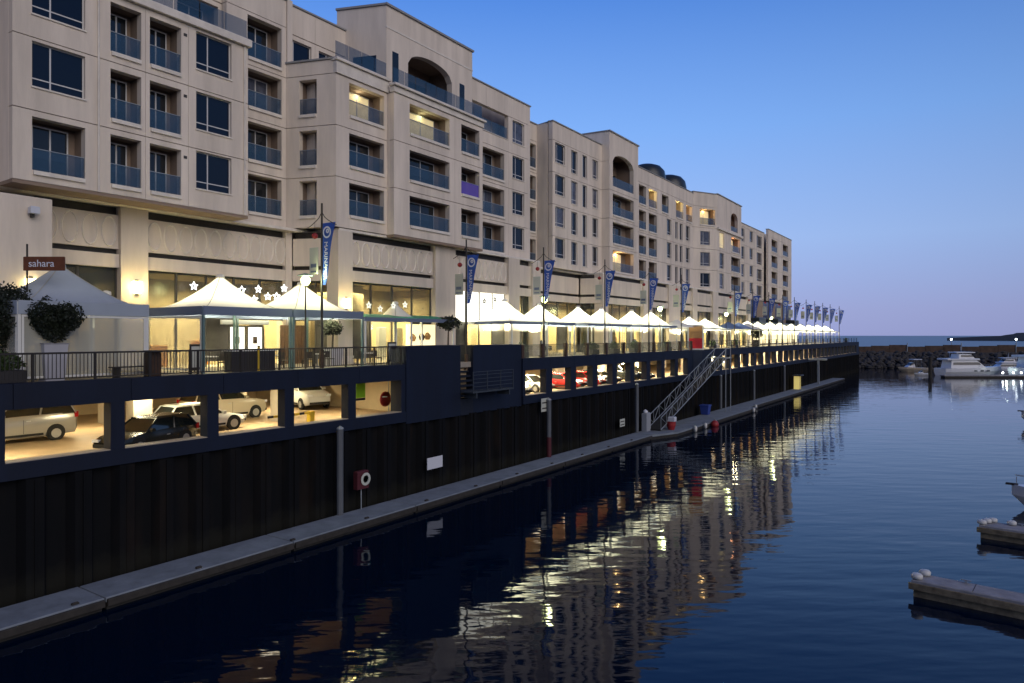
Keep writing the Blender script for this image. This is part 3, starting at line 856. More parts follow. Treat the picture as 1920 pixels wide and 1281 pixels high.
s19.add('side_wall', MB().box(10.3, 10.45, .5, 2.0, FL[3], 29.8), 'stucco_inner')
s19.add('ceiling', MB().box(6, 10.5, .5, 2.0, 29.0, 29.1), 'stucco_inner')
s19.add('coping', MB().box(-.1, 12.3, -.12, .6, 30.6, 30.74), 'roof_edge')
s19.band(FL[3] - .02, FL[3] + .3, .3); s19.terrace_glass(0, 12.2, FL[3] + .3, 8)
s19.mass(16.3, 30.5, 2.2, 10, 'stucco')

# --- far block
b6 = thing('apartment_building', 'farthest beige block at the seaward end of the row, curved roof edge', 'building', (-37, 138, DECK), group='apartment blocks along the quay')
s20 = Seg(b6, -35.0, 114.6, -35.0, 136.0)
s20.column(0, 9.5, 'N', 6.5, 8.6, rows=(0, 1, 2, 3), ext=(.6, 2.8))
s20.column(9.5, 14.5, 'W', 11.8, 14.0, rows=(0, 1, 2, 3))
s20.column(14.5, 21.4, 'N', 16.5, 20.0, rows=(0, 1, 2, 3), ext=(.5, 2.7))
s20.parapet(FL[4], 29.1, 4); s20.mass(16.3, 29.0, 1.9, 10)
s21 = Seg(b6, -34.2, 136.0, -34.2, 155.0)
s21.column(0, 10, 'B', 2.5, 7.0, rows=(0, 1, 2, 3))
s21.column(10, 19, 'B', 11.5, 16.0, rows=(0, 1, 2, 3))
s21.parapet(FL[4], 29.8, 3); s21.mass(16.3, 29.7, 1.9, 14)

# ------------------------------------------------------------------ retail podium
pod = thing('retail_podium', 'cream retail podium with oval frieze panels and dark bands under the apartment blocks', 'building', (-36, 60, DECK))
def oval_mesh():
    m = MB(); n = 20; r = .045
    pts = [(0.34 * math.cos(2 * math.pi * k / n), .72 * math.sin(2 * math.pi * k / n)) for k in range(n)]
    secs = []
    for k in range(n):
        x, z = pts[k]; nx, nz = x / .34, z / .72; l = math.hypot(nx, nz); nx /= l; nz /= l
        secs.append([(x - nx * r, 0, z - nz * r), (x, -.07, z), (x + nx * r, 0, z + nz * r)])
    secs.append(secs[0])
    m.loft(secs, closed=False)
    return m
OV = oval_mesh().mesh('oval_relief')
def pilaster(X, y0, y1, out=.22):
    obj('pilaster', MB().box(X - .8, X + out, y0, y1, DECK, 16.02), 'podium', pod)
    obj('pilaster_base', MB().box(X - .1, X + out + .05, y0 - .05, y1 + .05, DECK, DECK + .5), 'stucco_trim', pod)
def bay(s, a0, a1, style='dim', ovals=True):
    w = a1 - a0
    s.add('frieze_panel', MB().bevbox(a0, a1, 0, .4, 13.92, 15.6, .01), 'podium')
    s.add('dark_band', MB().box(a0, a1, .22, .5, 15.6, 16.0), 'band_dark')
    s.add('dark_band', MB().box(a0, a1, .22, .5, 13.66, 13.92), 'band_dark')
    s.add('lintel', MB().box(a0, a1, -.06, .45, 13.0, 13.66), 'podium')
    if ovals:
        n = int(w / .86)
        for k in range(n):
            s.add('oval_relief', OV, 'stucco_trim', a0 + w * (k + .5) / n, .0, 14.76)
    f = MB(); nm = max(2, int(w / 1.6)); e = .05
    for k in range(nm + 1):
        x = a0 + w * k / nm
        f.box(x - e, x + e, .2, .3, DECK, 13.0)
    f.box(a0, a1, .21, .29, 10.55, 10.68)
    s.add('shopfront_frame', f, 'frame_dark')
    for k in range(nm):
        x0, x1 = a0 + w * k / nm + e, a0 + w * (k + 1) / nm - e
        s.add('transom_pane', MB().box(x0, x1, .24, .26, 10.68, 13.0), 'lightbox_white' if style == 'bright' else 'transom_glass')
        s.add('shop_pane', MB().box(x0, x1, .24, .26, DECK + .3, 10.55), 'shop_glass' if (k * 7 + int(s.o[1])) % (6 if style != 'mid' else 3) not in (1, 4) else 'door_panel')
    # room behind
    m = MB()
    z0, z1, d0, d1 = DECK + .02, 12.9, .35, 4.2
    m.quad((a0, d1, z0), (a1, d1, z0), (a1, d1, z1), (a0, d1, z1)); m.quad((a0, d0, z0), (a0, d1, z0), (a0, d1, z1), (a0, d0, z1))
    m.quad((a1, d1, z0), (a1, d0, z0), (a1, d0, z1), (a1, d1, z1)); m.quad((a0, d0, z1), (a0, d1, z1), (a1, d1, z1), (a1, d0, z1))
    s.add('shop_room', m, 'shop_wall')
    # furnishings: counters, hung panels, curtains
    r2 = random.Random(int(s.o[1] * 10 + a0 * 7))
    k = a0 + .3
    while k < a1 - .8:
        ww = r2.uniform(.4, 1.1); hh = r2.uniform(.7, 2.6)
        c = r2.choice(['poster_dark', 'poster_tan', 'curtain', 'curtain_orange', 'frame_white', 'curtain'])
        dd = r2.uniform(1.2, 3.6)
        if r2.random() < .75: s.add('display_unit', MB().bevbox(k, min(k + ww, a1 - .1), dd, dd + .3, DECK + .02, DECK + hh, .03), c)
        k += ww + r2.uniform(.2, .8)
    en = {'dim': 70, 'mid': 720, 'bright': 1000, 'far': 760}[style]
    px, py, pz = s.pt((a0 + a1) / 2, 1.9, 12.4)
    light('shop_light', 'AREA', (px, py, pz), en * w / 4, (1, .88, .44), w * .7, pod, 1.6, rot=(0, 0, s.rz))
p0 = Seg(pod, -35.5, 8.0, -35.5, 27.64)
bay(p0, 6.38 - .6, 9.33, 'dim'); bay(p0, 10.7, 19.3, 'mid')
pilaster(-35.5, 17.35, 18.7)
pilaster(-35.5, 27.2, 27.66, .1)
p1s = Seg(pod, -35.5, 27.64, -32.5, 28.9)
bay(p1s, .15, p1s.L - .3, 'mid', False)
p1f = Seg(pod, -32.5, 28.9, -32.5, 50.8)
pilaster(-32.5, 28.6, 29.75)
bay(p1f, .86, 8.6, 'mid'); pilaster(-32.5, 37.55, 39.8)
bay(p1f, 10.9, 17.8, 'bright'); pilaster(-32.5, 46.7, 48.3)
bay(p1f, 19.4, 21.4, 'far', False); pilaster(-32.5, 50.3, 51.6)
obj('return_wall', MB().box(-36, -32.9, 51.2, 51.59, DECK, 16.02), 'podium', pod)
p2r = Seg(pod, -35.2, 51.6, -35.2, 63.9)
bay(p2r, .2, 6, 'far', False); bay(p2r, 6.1, 12.2, 'far', False)
p2s = Seg(pod, -35.2, 63.9, -33.0, 64.7)
bay(p2s, .1, p2s.L - .05, 'dim', False)
p2f = Seg(pod, -33.0, 64.7, -33.0, 99.6)
pilaster(-33, 64.6, 65.8); bay(p2f, 1.1, 10.2, 'far', False); pilaster(-33, 74.9, 77.4)
bay(p2f, 12.7, 18.0, 'far', False); pilaster(-33, 82.7, 86.5); bay(p2f, 21.8, 26.5, 'far', False); pilaster(-33, 91.2, 93)
bay(p2f, 28.3, 34.9, 'far', False)
pilaster(-33, 99.6, 102.0)
p3f = Seg(pod, -33.0, 102.0, -33.0, 118)
bay(p3f, .1, 7.6, 'far', False); pilaster(-33, 109.6, 110.6); bay(p3f, 8.7, 15.6, 'far', False); pilaster(-33, 117.6, 119)
# podium top slab / terrace
obj('terrace_slab', MB().box(-50, -35.3, -3, 156, 16.02, 16.19), 'stucco_trim', pod)
for x, y0, y1 in ((-32.35, 28.75, 51.6), (-32.85, 64.6, 119)):
    obj('terrace_slab', MB().bevbox(-35.3, x, y0, y1, 16.025, 16.18, .03), 'stucco_trim', pod)
obj('terrace_slab', MB().box(-35.3, -34.9, -3, 28.74, 16.022, 16.18), 'stucco_trim', pod)
obj('terrace_slab', MB().box(-35.3, -35.05, 51.61, 64.59, 16.022, 16.18), 'stucco_trim', pod)
obj('core', MB().box(-46, -40.2, -3, 156, DECK, 16.0), 'podium', pod)
obj('side_wall', MB().bevbox(-36.2, -33.5, 6.5, 13.57, DECK, 15.55, .03), 'podium', pod)
# low glazed cafe beyond the third pavilion
lo = thing('cafe_pavilion', 'low dark glazed cafe building past the last shopfronts, under the far apartment block', 'building', (-33, 140, DECK))
for k in range(9):
    y = 119.2 + 4.4 * k
    obj('glass_bay', MB().box(-34, -33.9, y + .1, y + 4.3, DECK + .3, 11.4), 'lightbox', lo)
    obj('mullion', MB().box(-34.05, -33.8, y - .1, y + .1, DECK, 11.6), 'frame_dark', lo)
    obj('roof_panel', MB().bevbox(-38, -32.6, y, y + 4.38, 11.6, 12.0 + .8 * (k % 3 == 1), .1), 'dome_dark', lo)
    obj('upper_wall', MB().box(-36, -34.2, y, y + 4.39, 12.0, 15.9), 'glass_dark' if k % 2 else 'stucco_inner', lo) if k < 8 else None

t = thing('flood_light', 'small white flood light high on the plain wall above the orange sign', 'flood light', (-33.4, 12.75, 14.9))
obj('head', MB().bevbox(-33.4, -33.1, 12.6, 12.95, 14.8, 15.1, .04), 'hull_white', t)
obj('bracket', MB().box(-33.5, -33.3, 12.72, 12.82, 14.65, 14.82), 'frame_dark', t)
# ------------------------------------------------------------------ wall lamps
def wall_lamp(x, y, z, label, e=40, col=(1, .76, .25)):
    t = thing('wall_lamp', label, 'lamp', (x, y, z), group='wall lamps on the podium')
    obj('shade', MB().loft([[(x + .02 + rr * math.sin(a), y - rr * math.cos(a), zz) for a in [k * math.pi / 8 for k in range(9)]] for zz, rr in ((z - .3, .18), (z + .3, .24))]), 'lamp_warm', t)
    obj('bracket', MB().box(x - .02, x + .03, y - .08, y + .08, z - .4, z + .4), 'frame_dark', t)
    light('wall_lamp_light', 'POINT', (x + .42, y, z), e, col, .12, t)
wall_lamp(-35.25, 18.1, 12.05, 'glowing yellow wall lamp on the pilaster behind the grey tent', 90)
wall_lamp(-33.48, 12.75, 11.75, 'glowing yellow wall lamp below the orange hanging sign', 40)
wall_lamp(-32.25, 29.2, 11.6, 'glowing yellow wall lamp on the pilaster right of the cream tents', 90)

# ------------------------------------------------------------------ tents
def canopy_mesh(w, ze, zp, sag=2.0, n=14):
    m = MB(); h = w / 2
    for j in range(n + 1):
        for i in range(n + 1):
            u, v = -1 + 2 * i / n, -1 + 2 * j / n
            r = (abs(u) ** 3.2 + abs(v) ** 3.2) ** (1 / 3.2)
            r = min(1, r if max(abs(u), abs(v)) < .999 else 1)
            t = max(0, 1 - r)
            z = ze + (zp - ze) * (t ** sag * .8 + .2 * t) * (1 if t < .97 else 1)
            m.v.append((u * h, v * h, z))
    for j in range(n):
        for i in range(n):
            a = j * (n + 1) + i
            m.f.append((a, a + 1, a + n + 2, a + n + 1))
    return m
def seam_mesh(w, ze, zp, sag):
    m = MB(); h = w / 2
    for a, b in ((1, 1), (1, -1), (-1, 1), (-1, -1)):
        pr = None
        for k in range(13):
            u = .03 + .97 * k / 12
            t = max(0, 1 - min(1, u * 2 ** (1 / 3.2)))
            p = (a * u * h, b * u * h, ze + (zp - ze) * (t ** sag * .8 + .2 * t) + .012)
            if pr: m.tube(pr, p, .018, n=4, cap=False)
            pr = p
    return m
def tent(label, x, y, w=4.9, ze=10.98, zp=12.55, fabric='canvas', post='teal_metal', val='valance', power=1050, walls=(), val_h=.40, sag=1.55, col=(1, .95, .64)):
    zp = round(zp + rnd.uniform(-.10, .10), 2); sag = round(sag + rnd.uniform(-.12, .15), 2)
    t = thing('marquee_tent', label, 'tent', (x, y, DECK), group='marquee tents on the promenade')
    obj('canopy', cached(('canopy', w, ze, zp, sag), lambda: canopy_mesh(w, ze - DECK, zp - DECK, sag), True), fabric, t, world=False)
    obj('ridge_seam', cached(('seam', w, ze, zp, sag), lambda: seam_mesh(w, ze - DECK, zp - DECK, sag)), 'seam', t, world=False)
    obj('peak_cap', cached(('cap', zp), lambda: MB().lathe([(.22, -.12), (.20, .02), (.05, .07)], 10, (0, 0, zp - DECK))), fabric, t, world=False)
    h = w / 2
    for k in range(4):
        obj('valance', cached(('val', w, ze, val_h), lambda: MB().box(-h + .03, h - .03, -h - .012, -h + .012, ze - DECK - val_h, ze - DECK + .01)), val, t, rz=k * math.pi / 2, world=False)
    for sx in (-1, 1):
        for sy in (-1, 1):
            obj('post', cached(('post', ze), lambda: MB().box(-.055, .055, -.055, .055, 0, ze - DECK - .02)), post, t, (sx * (h - .07), sy * (h - .07), 0), world=False)
    for a in walls:   # clear roll down side wall
        wpart = obj('side_wall', cached(('sw', w, ze, val_h), lambda: MB().box(-h + .16, h - .16, -h + .02, -h + .035, .15, ze - DECK - val_h - .05)), 'clear_wall', t, rz=a, world=False)
        sub('frame', cached(('swf', w, ze, val_h), lambda: MB().ring(-h + .14, h - .14, .12, ze - DECK - val_h - .02, -h + .22, h - .22, .2, ze - DECK - val_h - .1, .05)), 'white_metal', wpart, (0, -h, 0))
    if power:
        light('tent_light', 'AREA', (x, y, ze - .75), power * 1.35, col, 1.7, t, 1.7, rot=(math.pi, 0, 0))
    return t
tent('grey blue tent with dim side walls behind the potted tree', -32.1, 13.3, 4.9, 10.95, 12.55, 'canvas_grey', 'white_metal', 'canvas_grey', 14, walls=(0, math.pi / 2), val_h=.5, sag=1.2)
tent('large cream tent with clear left side wall, left of the glowing pair', -31.75, 20.45, 4.9, 10.98, 12.6, walls=(0,), power=1150)
tent('large cream tent right of the glowing pair, behind the lamp post', -31.75, 25.4, 4.9, 10.98, 12.6, power=1150)
tents = [(45.1, 'white tent right of the navy blocks, biggest of the far row'), (50.2, 'white tent second in the row right of the navy blocks'),
         (57.1, 'white tent behind the second banner pole right of the navy blocks'), (61.8, 'white tent fourth in the row right of the navy blocks'),
         (69.0, 'white tent fifth in the row, with blue grey eave'), (74.1, 'white tent sixth in the row, left of the low umbrella')]
for y, lb in tents:
    tent(lb, -31.6, y, 4.6, 10.72, 12.45, 'canvas_white', 'white_metal', 'valance', 1700, val_h=.22)
far = [(86, 'cream'), (92, 'white'), (112, 'white'), (118, 'white'), (126, 'white'), (133, 'white'), (142, 'white'), (150, 'white'), (158, 'white'), (167, 'white'), (176, 'white')]
for i, (y, c) in enumerate(far):
    tent(f'small {c} tent far along the promenade, {ORD[i]} beyond the framed red poster', -31.4, y, 5.4, 10.5, 12.0, 'canvas_white', 'white_metal', 'white_metal', 2200, val_h=.15)
# small back row peaks
for y, x, lb in ((15.9, -34.3, 'small pale tent peak glimpsed behind the grey tent'), (33.6, -33.0, 'small cream tent peak above the green awning')):
    tent(lb, x + .6, y, 2.6, 10.75, 11.75, 'canvas', 'white_metal', 'canvas', 10, val_h=.2)
# green awning along the shopfront
aw = thing('shop_awning', 'flat green edged awning over the shopfront left of the solid navy block', 'awning', (-31, 33, 10.6))
obj('canopy', MB().loft([[(-32.2, 28.9, 11.0), (-32.2, 37.3, 11.0)], [(-30.4, 28.9, 10.72), (-30.4, 37.3, 10.72)]], closed=False), 'green_awning', aw)
obj('edge_beam', MB().box(-30.45, -30.35, 28.9, 37.3, 10.5, 10.74), 'valance', aw)
for y in (29.0, 33.0, 37.2): obj('post', MB().box(-30.45, -30.36, y - .05, y + .05, DECK, 10.5), 'white_metal', aw)
light('awning_light', 'POINT', (-31.3, 33, 10.2), 220, (1, .84, .5), .2, aw)
# umbrellas
def umbrella(x, y, fabric, label, r=2.2, z=10.6):
    t = thing('market_umbrella', label, 'umbrella', (x, y, DECK), group='market umbrellas on the promenade')
    sec = []
    for rr, zz in ((1, 0), (.6, .38), (.25, .72), (.02, .95)):
        sec.append([(rr * r * math.cos(k * math.pi / 4), rr * r * math.sin(k * math.pi / 4), z - DECK + zz) for k in range(8)])
    obj('canopy', MB().loft(sec, caps=False), fabric, t, world=False)
    obj('pole', MB().tube((0, 0, 0), (0, 0, z - DECK + .9), .035), 'white_metal', t, world=False)
    obj('base', MB().lathe([(.35, 0), (.35, .08), (.06, .12)], 10), 'frame_dark', t, world=False)
umbrella(-30.6, 79.5, 'canvas_white', 'low white umbrella between the tents and the framed red poster')
umbrella(-30.4, 99, 'canvas_blue', 'blue umbrella among the far white canopies')
umbrella(-30.4, 104, 'canvas_blue', 'blue grey umbrella right of the blue one, far along the promenade')
umbrella(-30.4, 108.5, 'canvas_white', 'white umbrella just before the far tents')
light('umbrella_light', 'POINT', (-31, 104, 10.3), 380, (1, .86, .5), .3)

# ------------------------------------------------------------------ railings
r1 = thing('railing', 'black baluster railing along the near promenade edge, left of the solid navy block', 'railing', (-28.2, 15, DECK))
for k in range(16):
    y = -1.8 + 2.1 * k
    if y < 29.8: obj('post', MB().box(-28.24, -28.16, y - .04, y + .04, DECK + .05, DECK + 1.08), 'rail_dark', r1)
obj('handrail', MB().bevbox(-28.27, -28.13, -2, 29.85, DECK + 1.06, DECK + 1.13, .015), 'rail_dark', r1)
obj('bottom_rail', MB().box(-28.22, -28.18, -2, 29.85, DECK + .14, DECK + .18), 'rail_dark', r1)
bm_ = MB().box(-.011, .011, -.011, .011, 0, .92).mesh('baluster')
y = 4.0
while y < 29.7:
    obj('baluster', bm_, 'rail_dark', r1, (-28.2, y, DECK + .16)); y += .135
r2_ = thing('railing', 'glass panel railing with wide brown posts right of the navy blocks', 'railing', (-28.2, 60, DECK))
ys = [42.5] + [45.3 + 3.62 * k for k in range(10)]
for i, y in enumerate(ys):
    obj('post', MB().bevbox(-28.35, -28.1, y - .16, y + .16, DECK + .05, DECK + 1.10, .03), 'post_brown', r2_)
for a, b in zip(ys[:-1], ys[1:]):
    obj('glass_panel', MB().box(-28.22, -28.2, a + .18, b - .18, DECK + .12, DECK + .98), 'rail_glass', r2_)
    obj('handrail', MB().box(-28.25, -28.17, a + .16, b - .16, DECK + 1.0, DECK + 1.05), 'rail_dark', r2_)
r3 = thing('railing', 'thin dark railing running along the far promenade edge to the breakwater', 'railing', (-28.2, 140, DECK))
for k in range(31): obj('post', MB().box(-28.25, -28.15, 81 + 4 * k, 81.15 + 4 * k, DECK + .05, DECK + 1.05), 'rail_dark', r3)
for z in (.35, .7, 1.05): obj('rail', MB().box(-28.22, -28.17, 81, 204, DECK + z, DECK + z + .05), 'rail_dark', r3)

# ------------------------------------------------------------------ banner poles
BT = text_mesh('MARINA', .36); BT2 = text_mesh('PIER', .36)
def pole_proto(y, label):
    t = thing('banner_pole', label, 'banner pole', (-28.45, y, DECK), group='blue banner poles along the promenade')
    obj('pole', MB().tube((0, 0, 0), (0, 0, 8.6), .075, .05, 10), 'rail_dark', t, world=False)
    obj('base_sleeve', MB().tube((0, 0, 0), (0, 0, 1.0), .12, .12, 10), 'post_brown', t, world=False)
    arm = MB()
    for sg_ in (-1, 1):
        pr = None
        for k in range(6):
            u = k / 5; p = (sg_ * 1.1 * u, 0, 8.15 - .75 * u ** .6)
            if pr: arm.tube(pr, p, .022, n=5)
            pr = p
    obj('arm', arm, 'rail_dark', t, world=False)
    b = MB(); n = 10
    for k in range(n):
        u0, u1 = k / n, (k + 1) / n
        def wd(u): return .12 + .82 * (1 - u) ** .85
        z0, z1 = 7.55 - 3.2 * u0, 7.55 - 3.2 * u1
        def off(x, u): return .07 * math.sin(3 * x + 5 * u)
        for yy, fl in ((-.012, 0), (.012, 1)):
            a = [(.09, yy, z0), (.09, yy, z1), (.09 + wd(u1), yy + off(1, u1), z1), (.09 + wd(u0), yy + off(1, u0), z0)]
            b.quad(*(a if not fl else a[::-1]))
    bn = obj('banner', b, 'banner', t, world=False)
    tx = sub('lettering', BT, 'banner_print', bn); tx.rotation_euler = (R(90), R(90), 0); tx.location = (.42, -.10, 5.9)
    tx = sub('lettering', BT2, 'banner_print', bn); tx.rotation_euler = (R(90), R(90), 0); tx.location = (.36, -.09, 4.95)
    lg = MB(); n = 18
    lg.loft([[(r * math.cos(2 * math.pi * k / n), -.0, r * math.sin(2 * math.pi * k / n)) for k in range(n)] for r in (.31, .22)], caps=False)
    lg.loft([[(.05 + r * math.cos(2 * math.pi * k / n), -.0, .06 + r * math.sin(2 * math.pi * k / n)) for k in range(n)] for r in (.12, .04)], caps=False)
    sub('emblem', lg, 'banner_print', bn, (.5, -.10, 7.05))
    sp = obj('hanging_sign', MB().bevbox(-.95, -.28, -.015, .015, 4.95, 6.35, .01), 'sign_plate', t, world=False)
    sub('print', MB().box(-.85, -.4, -.02, -.016, 5.3, 5.5), 'valance', sp); sub('print', MB().box(-.85, -.4, -.02, -.016, 5.05, 5.12), 'valance', sp)
    obj('red_ball', MB().lathe([(.02, -.16), (.13, -.1), (.17, 0), (.13, .1), (.02, .16)], 10, (-.55, 0, 6.95)), 'red', t, world=False, smooth=True)
    obj('red_ball_wire', MB().tube((-.55, 0, 7.1), (-.55, 0, 7.7), .01, n=4), 'rail_dark', t, world=False)
    return t
py = [24.1, 36.2, 45.9, 56.4, 66.3, 75.4, 95.4, 104.4, 113.5, 122.5, 131.2, 141.0, 149, 157.2, 165.6, 177.0]
pl_lab = ['blue tapered banner on a dark pole above the cream tents, nearest of the row', 'blue tapered banner on the pole standing in the stair slot between the navy blocks',
          'blue banner pole beside the first far tent, third from the left', 'blue banner pole fourth from the left', 'blue banner pole fifth from the left',
          'blue banner pole sixth from the left, just left of the framed red poster'] + [f'blue banner pole {ORD[k]} from the left, far along the promenade' for k in range(6, 16)]
p0_ = pole_proto(py[0], pl_lab[0])
for y, lb in zip(py[1:], pl_lab[1:]): dup(p0_, (-28.45, y, DECK), 0, lb)
for o in COL.objects:
    if o.name.startswith('banner_pole') and abs(o.location.y - 36.2) < .01: o.location.z = DECK - .5

# ------------------------------------------------------------------ lamp posts
def lamp_post(y, label, e=150):
    t = thing('lamp_post', label, 'lamp post', (-29.0, y, DECK), group='promenade lamp posts')
    obj('post', MB().tube((-29, y, DECK), (-29, y, 12.25), .05, .035), 'rail_dark', t)
    obj('globe', MB().lathe([(.10, -.2), (.22, -.05), (.24, .12), (.16, .26), (.03, .32)], 14, (-29, y, 12.42)), 'lamp_green', t, smooth=True)
    obj('shade', MB().lathe([(.42, 0), (.40, .03), (.05, .14)], 16, (-29, y, 12.72)), 'teal_metal', t)
    light('lamp_post_light', 'POINT', (-28.6, y, 12.5), e, (.95, 1, .5), .2, t)
lamp_post(23.5, 'slim lamp post with glowing greenish globe in front of the cream tents')
lamp_post(46.9, 'slim lamp post with glowing greenish globe among the white tents')
lamp_post(70.5, 'lamp post with greenish globe near the sixth banner', 150)
lamp_post(93.5, 'lamp post with greenish globe just beyond the framed red poster', 150)
lamp_post(117.0, 'lamp post with greenish globe farthest along the promenade', 150)

# ------------------------------------------------------------------ star lights
def star_mesh():
    m = MB(); o, i_ = [], []
    for k in range(10):
        a = math.pi / 2 + k * math.pi / 5; r = .25 if k % 2 == 0 else .12
        o.append((r * math.cos(a), r * math.sin(a))); i_.append((.52 * r * math.cos(a), .52 * r * math.sin(a)))
    m.loft([[(x, 0, z) for x, z in o], [(x, 0, z) for x, z in i_], [(x, .05, z) for x, z in i_], [(x, .05, z) for x, z in o], [(x, 0, z) for x, z in o]], caps=False)
    return m
SM = star_mesh().mesh('star_light')
st = [(21.1, 12.3), (24.0, 12.25), (24.8, 11.75), (25.1, 12.35), (25.75, 11.95), (26.35, 12.0), (26.9, 12.5)]
sl = ['white light star half hidden left of the nearest cream tent peak', 'white light star touching the nearest cream tent peak', 'lowest white light star between the cream tent peaks', 'upper white light star in the middle of the hanging string',
      'small white light star fourth between the cream tent peaks', 'small white light star fifth between the cream tent peaks', 'highest white light star beside the lamp globe']
for i, (y, z) in enumerate(st):
    tag(obj('star_light', SM, 'star_white', None, (-35.15, y, z), R(90 - 12 * (i % 3))), sl[i], 'star light', 'light stars over the cream tents')
sd = ['dim star at the left end of the string above the green awning', 'dim star second in the string above the green awning', 'dim star third in the string above the green awning', 'dim star at the right end of the string above the green awning']
for i, (y, z) in enumerate([(31.0, 11.55), (32.0, 11.35), (33.2, 11.6), (34.3, 11.7)]):
    tag(obj('star_light', SM, 'star_dim', None, (-32.15, y, z), R(90)), sd[i], 'star light', 'dim stars over the green awning')
sb = ['star in the bright shop window left of the white tents', 'second star in the bright shop window left of the white tents', 'third star in the bright shop window above the first white tent']
for i, (y, z) in enumerate([(43.2, 12.3), (44.6, 12.5), (46.0, 12.35)]):
    tag(obj('star_light', SM, 'frame_dark', None, (-32.15, y, z), R(90)), sb[i], 'star light', 'stars in the bright shop window')

# ------------------------------------------------------------------ signs
t = thing('hanging_sign', 'dark orange hanging restaurant sign on a black pole at the far left', 'sign', (-31.2, 11.75, DECK), TH)
obj('pole', MB().tube((0, 0, 0), (0, 0, 5.35), .035), 'rail_dark', t, world=False)
bd = obj('board', MB().bevbox(-.12, 1.5, -.05, .01, 4.3, 4.85, .02), 'wood_sign', t, world=False)
tx = sub('lettering', text_mesh('sahara', .40), 'banner_print', bd, (.6, -.06, 4.57)); tx.rotation_euler = (R(90), 0, 0)
t = thing('framed_poster', 'white framed red poster stand at the promenade edge above the gangway', 'poster', (-28.5, 80, DECK))
obj('frame', MB().ring(0, 1.9, 0, 3.0, .18, 1.72, .18, 2.82, .12), 'white_metal', t, (-29.3, 79.6, DECK + .02), R(20))
obj('poster', MB().box(.18, 1.72, .04, .08, .18, 1.4), 'car_red', t, (-29.3, 79.6, DECK + .02), R(20))
obj('poster', MB().box(.18, 1.72, .04, .08, 1.4, 2.82), 'poster_tan', t, (-29.3, 79.6, DECK + .02), R(20))
def plate(name, lb, x, y0, y1, z0, z1, m='sign_plate', prints=2):
    t = thing(name, lb, 'sign', (x, (y0 + y1) / 2, z0))
    obj('plate', MB().bevbox(x, x + .03, y0, y1, z0, z1, .005), m, t)
    for k in range(prints):
        zz = z0 + (z1 - z0) * (k + .6) / (prints + .4)
        obj('print', MB().box(x + .032, x + .034, y0 + .1, y1 - .1, zz - .05, zz + .05), 'frame_dark', t)
plate('notice_sign', 'small white notice on the quay wall under the first openings right of the navy blocks', -27.55, 44.1, 45.2, 3.9, 4.9)
plate('notice_sign', 'small blank white board on the sheet piling above the floating dock', -27.58, 31.3, 32.7, 1.6, 2.3, 'hull_white', 0)
plate('notice_sign', 'small pale notice on the piling left of the gangway foot', -27.55, 57.6, 58.6, 1.3, 2.0)

# ------------------------------------------------------------------ planters and trees
def leafy(c, rx, ry, rz_, n, size, seed, m=None, hollow=.35):
    r = random.Random(seed); m = m or MB()
    for _ in range(n):
        while True:
            a = Vector((r.uniform(-1, 1), r.uniform(-1, 1), r.uniform(-1, 1)))
            if hollow < a.length < 1: break
        a *= 1 + .24 * math.sin(5 * a.x + seed) * math.sin(4 * a.y + 2 * a.z) + r.uniform(-.05, .12)
        p = Vector((c[0] + a.x * rx, c[1] + a.y * ry, c[2] + a.z * rz_))
        d = Vector((r.gauss(0, 1), r.gauss(0, 1), r.gauss(0, 1))).normalized()
        e = d.orthogonal().normalized(); s_ = size * r.uniform(.6, 1.3)
        m.quad(tuple(p - d * s_), tuple(p + e * s_ * .45), tuple(p + d * s_), tuple(p - e * s_ * .45))
    return m
def potted_tree(lb, x, y, crown_z, rx, rz_, pot='pot_white', leaf='leaf', pot_h=.95, pot_r=.45, n=1800, size=.10, seed=1, z=DECK):
    t = thing('potted_tree', lb, 'tree', (x, y, z))
    obj('pot', MB().loft([[(x + r * a, y + r * b, z + h) for a, b in ((-1, -1), (1, -1), (1, 1), (-1, 1))] for h, r in ((0, pot_r * .78), (pot_h, pot_r), (pot_h + .06, pot_r + .04), (pot_h + .06, pot_r - .06), (pot_h - .05, pot_r - .06))]), pot, t)
    tr = MB().tube((x, y, z + pot_h - .1), (x, y + .05, crown_z - rz_ * .3), .06, .045)
    for k in range(5):
        a = k * 2 * math.pi / 5
        tr.tube((x, y + .05, crown_z - rz_ * .35), (x + rx * .6 * math.cos(a), y + rx * .6 * math.sin(a), crown_z + rz_ * .25), .035, .012, 6)
    obj('trunk', tr, 'bark', t)
    obj('crown', leafy((x, y, crown_z), rx, rx, rz_, n, size, seed), leaf, t)
potted_tree('dark round headed tree in a white square pot before the grey tent', -29.8, 12.05, 10.25, .92, .74, seed=3, pot_h=1.4, pot_r=.42, n=7000, size=.07)
potted_tree('dark bushy tree at the left edge of the picture', -31.0, 10.9, 10.3, 1.1, 1.2, 'pot_dark', seed=5, n=7000, size=.075)
potted_tree('small dark round tree in a pot under the right cream tent', -31.2, 27.2, 10.1, .6, .42, seed=8, n=1100, size=.08)
potted_tree('small spreading palm like tree behind the navy block', -30.6, 36.9, 10.5, .8, .45, 'pot_dark', seed=11, n=900, size=.11)
potted_tree('dark clipped ball tree among the far umbrellas', -29.4, 110.0, 10.0, .9, .8, 'pot_dark', seed=13, n=900, size=.14)
def shrub(lb, x, y, leaf='leaf_light', seed=1, r_=.5, z=DECK):
    t = thing('planter_shrub', lb, 'shrub', (x, y, z), group='shrubs in boxes behind the railings')
    obj('box', MB().bevbox(x - .3, x + .3, y - .6, y + .6, z, z + .5, .03), 'pot_dark', t)
    obj('foliage', leafy((x, y, z + .75), .38, .62, .38, 420, .09, seed), leaf, t)
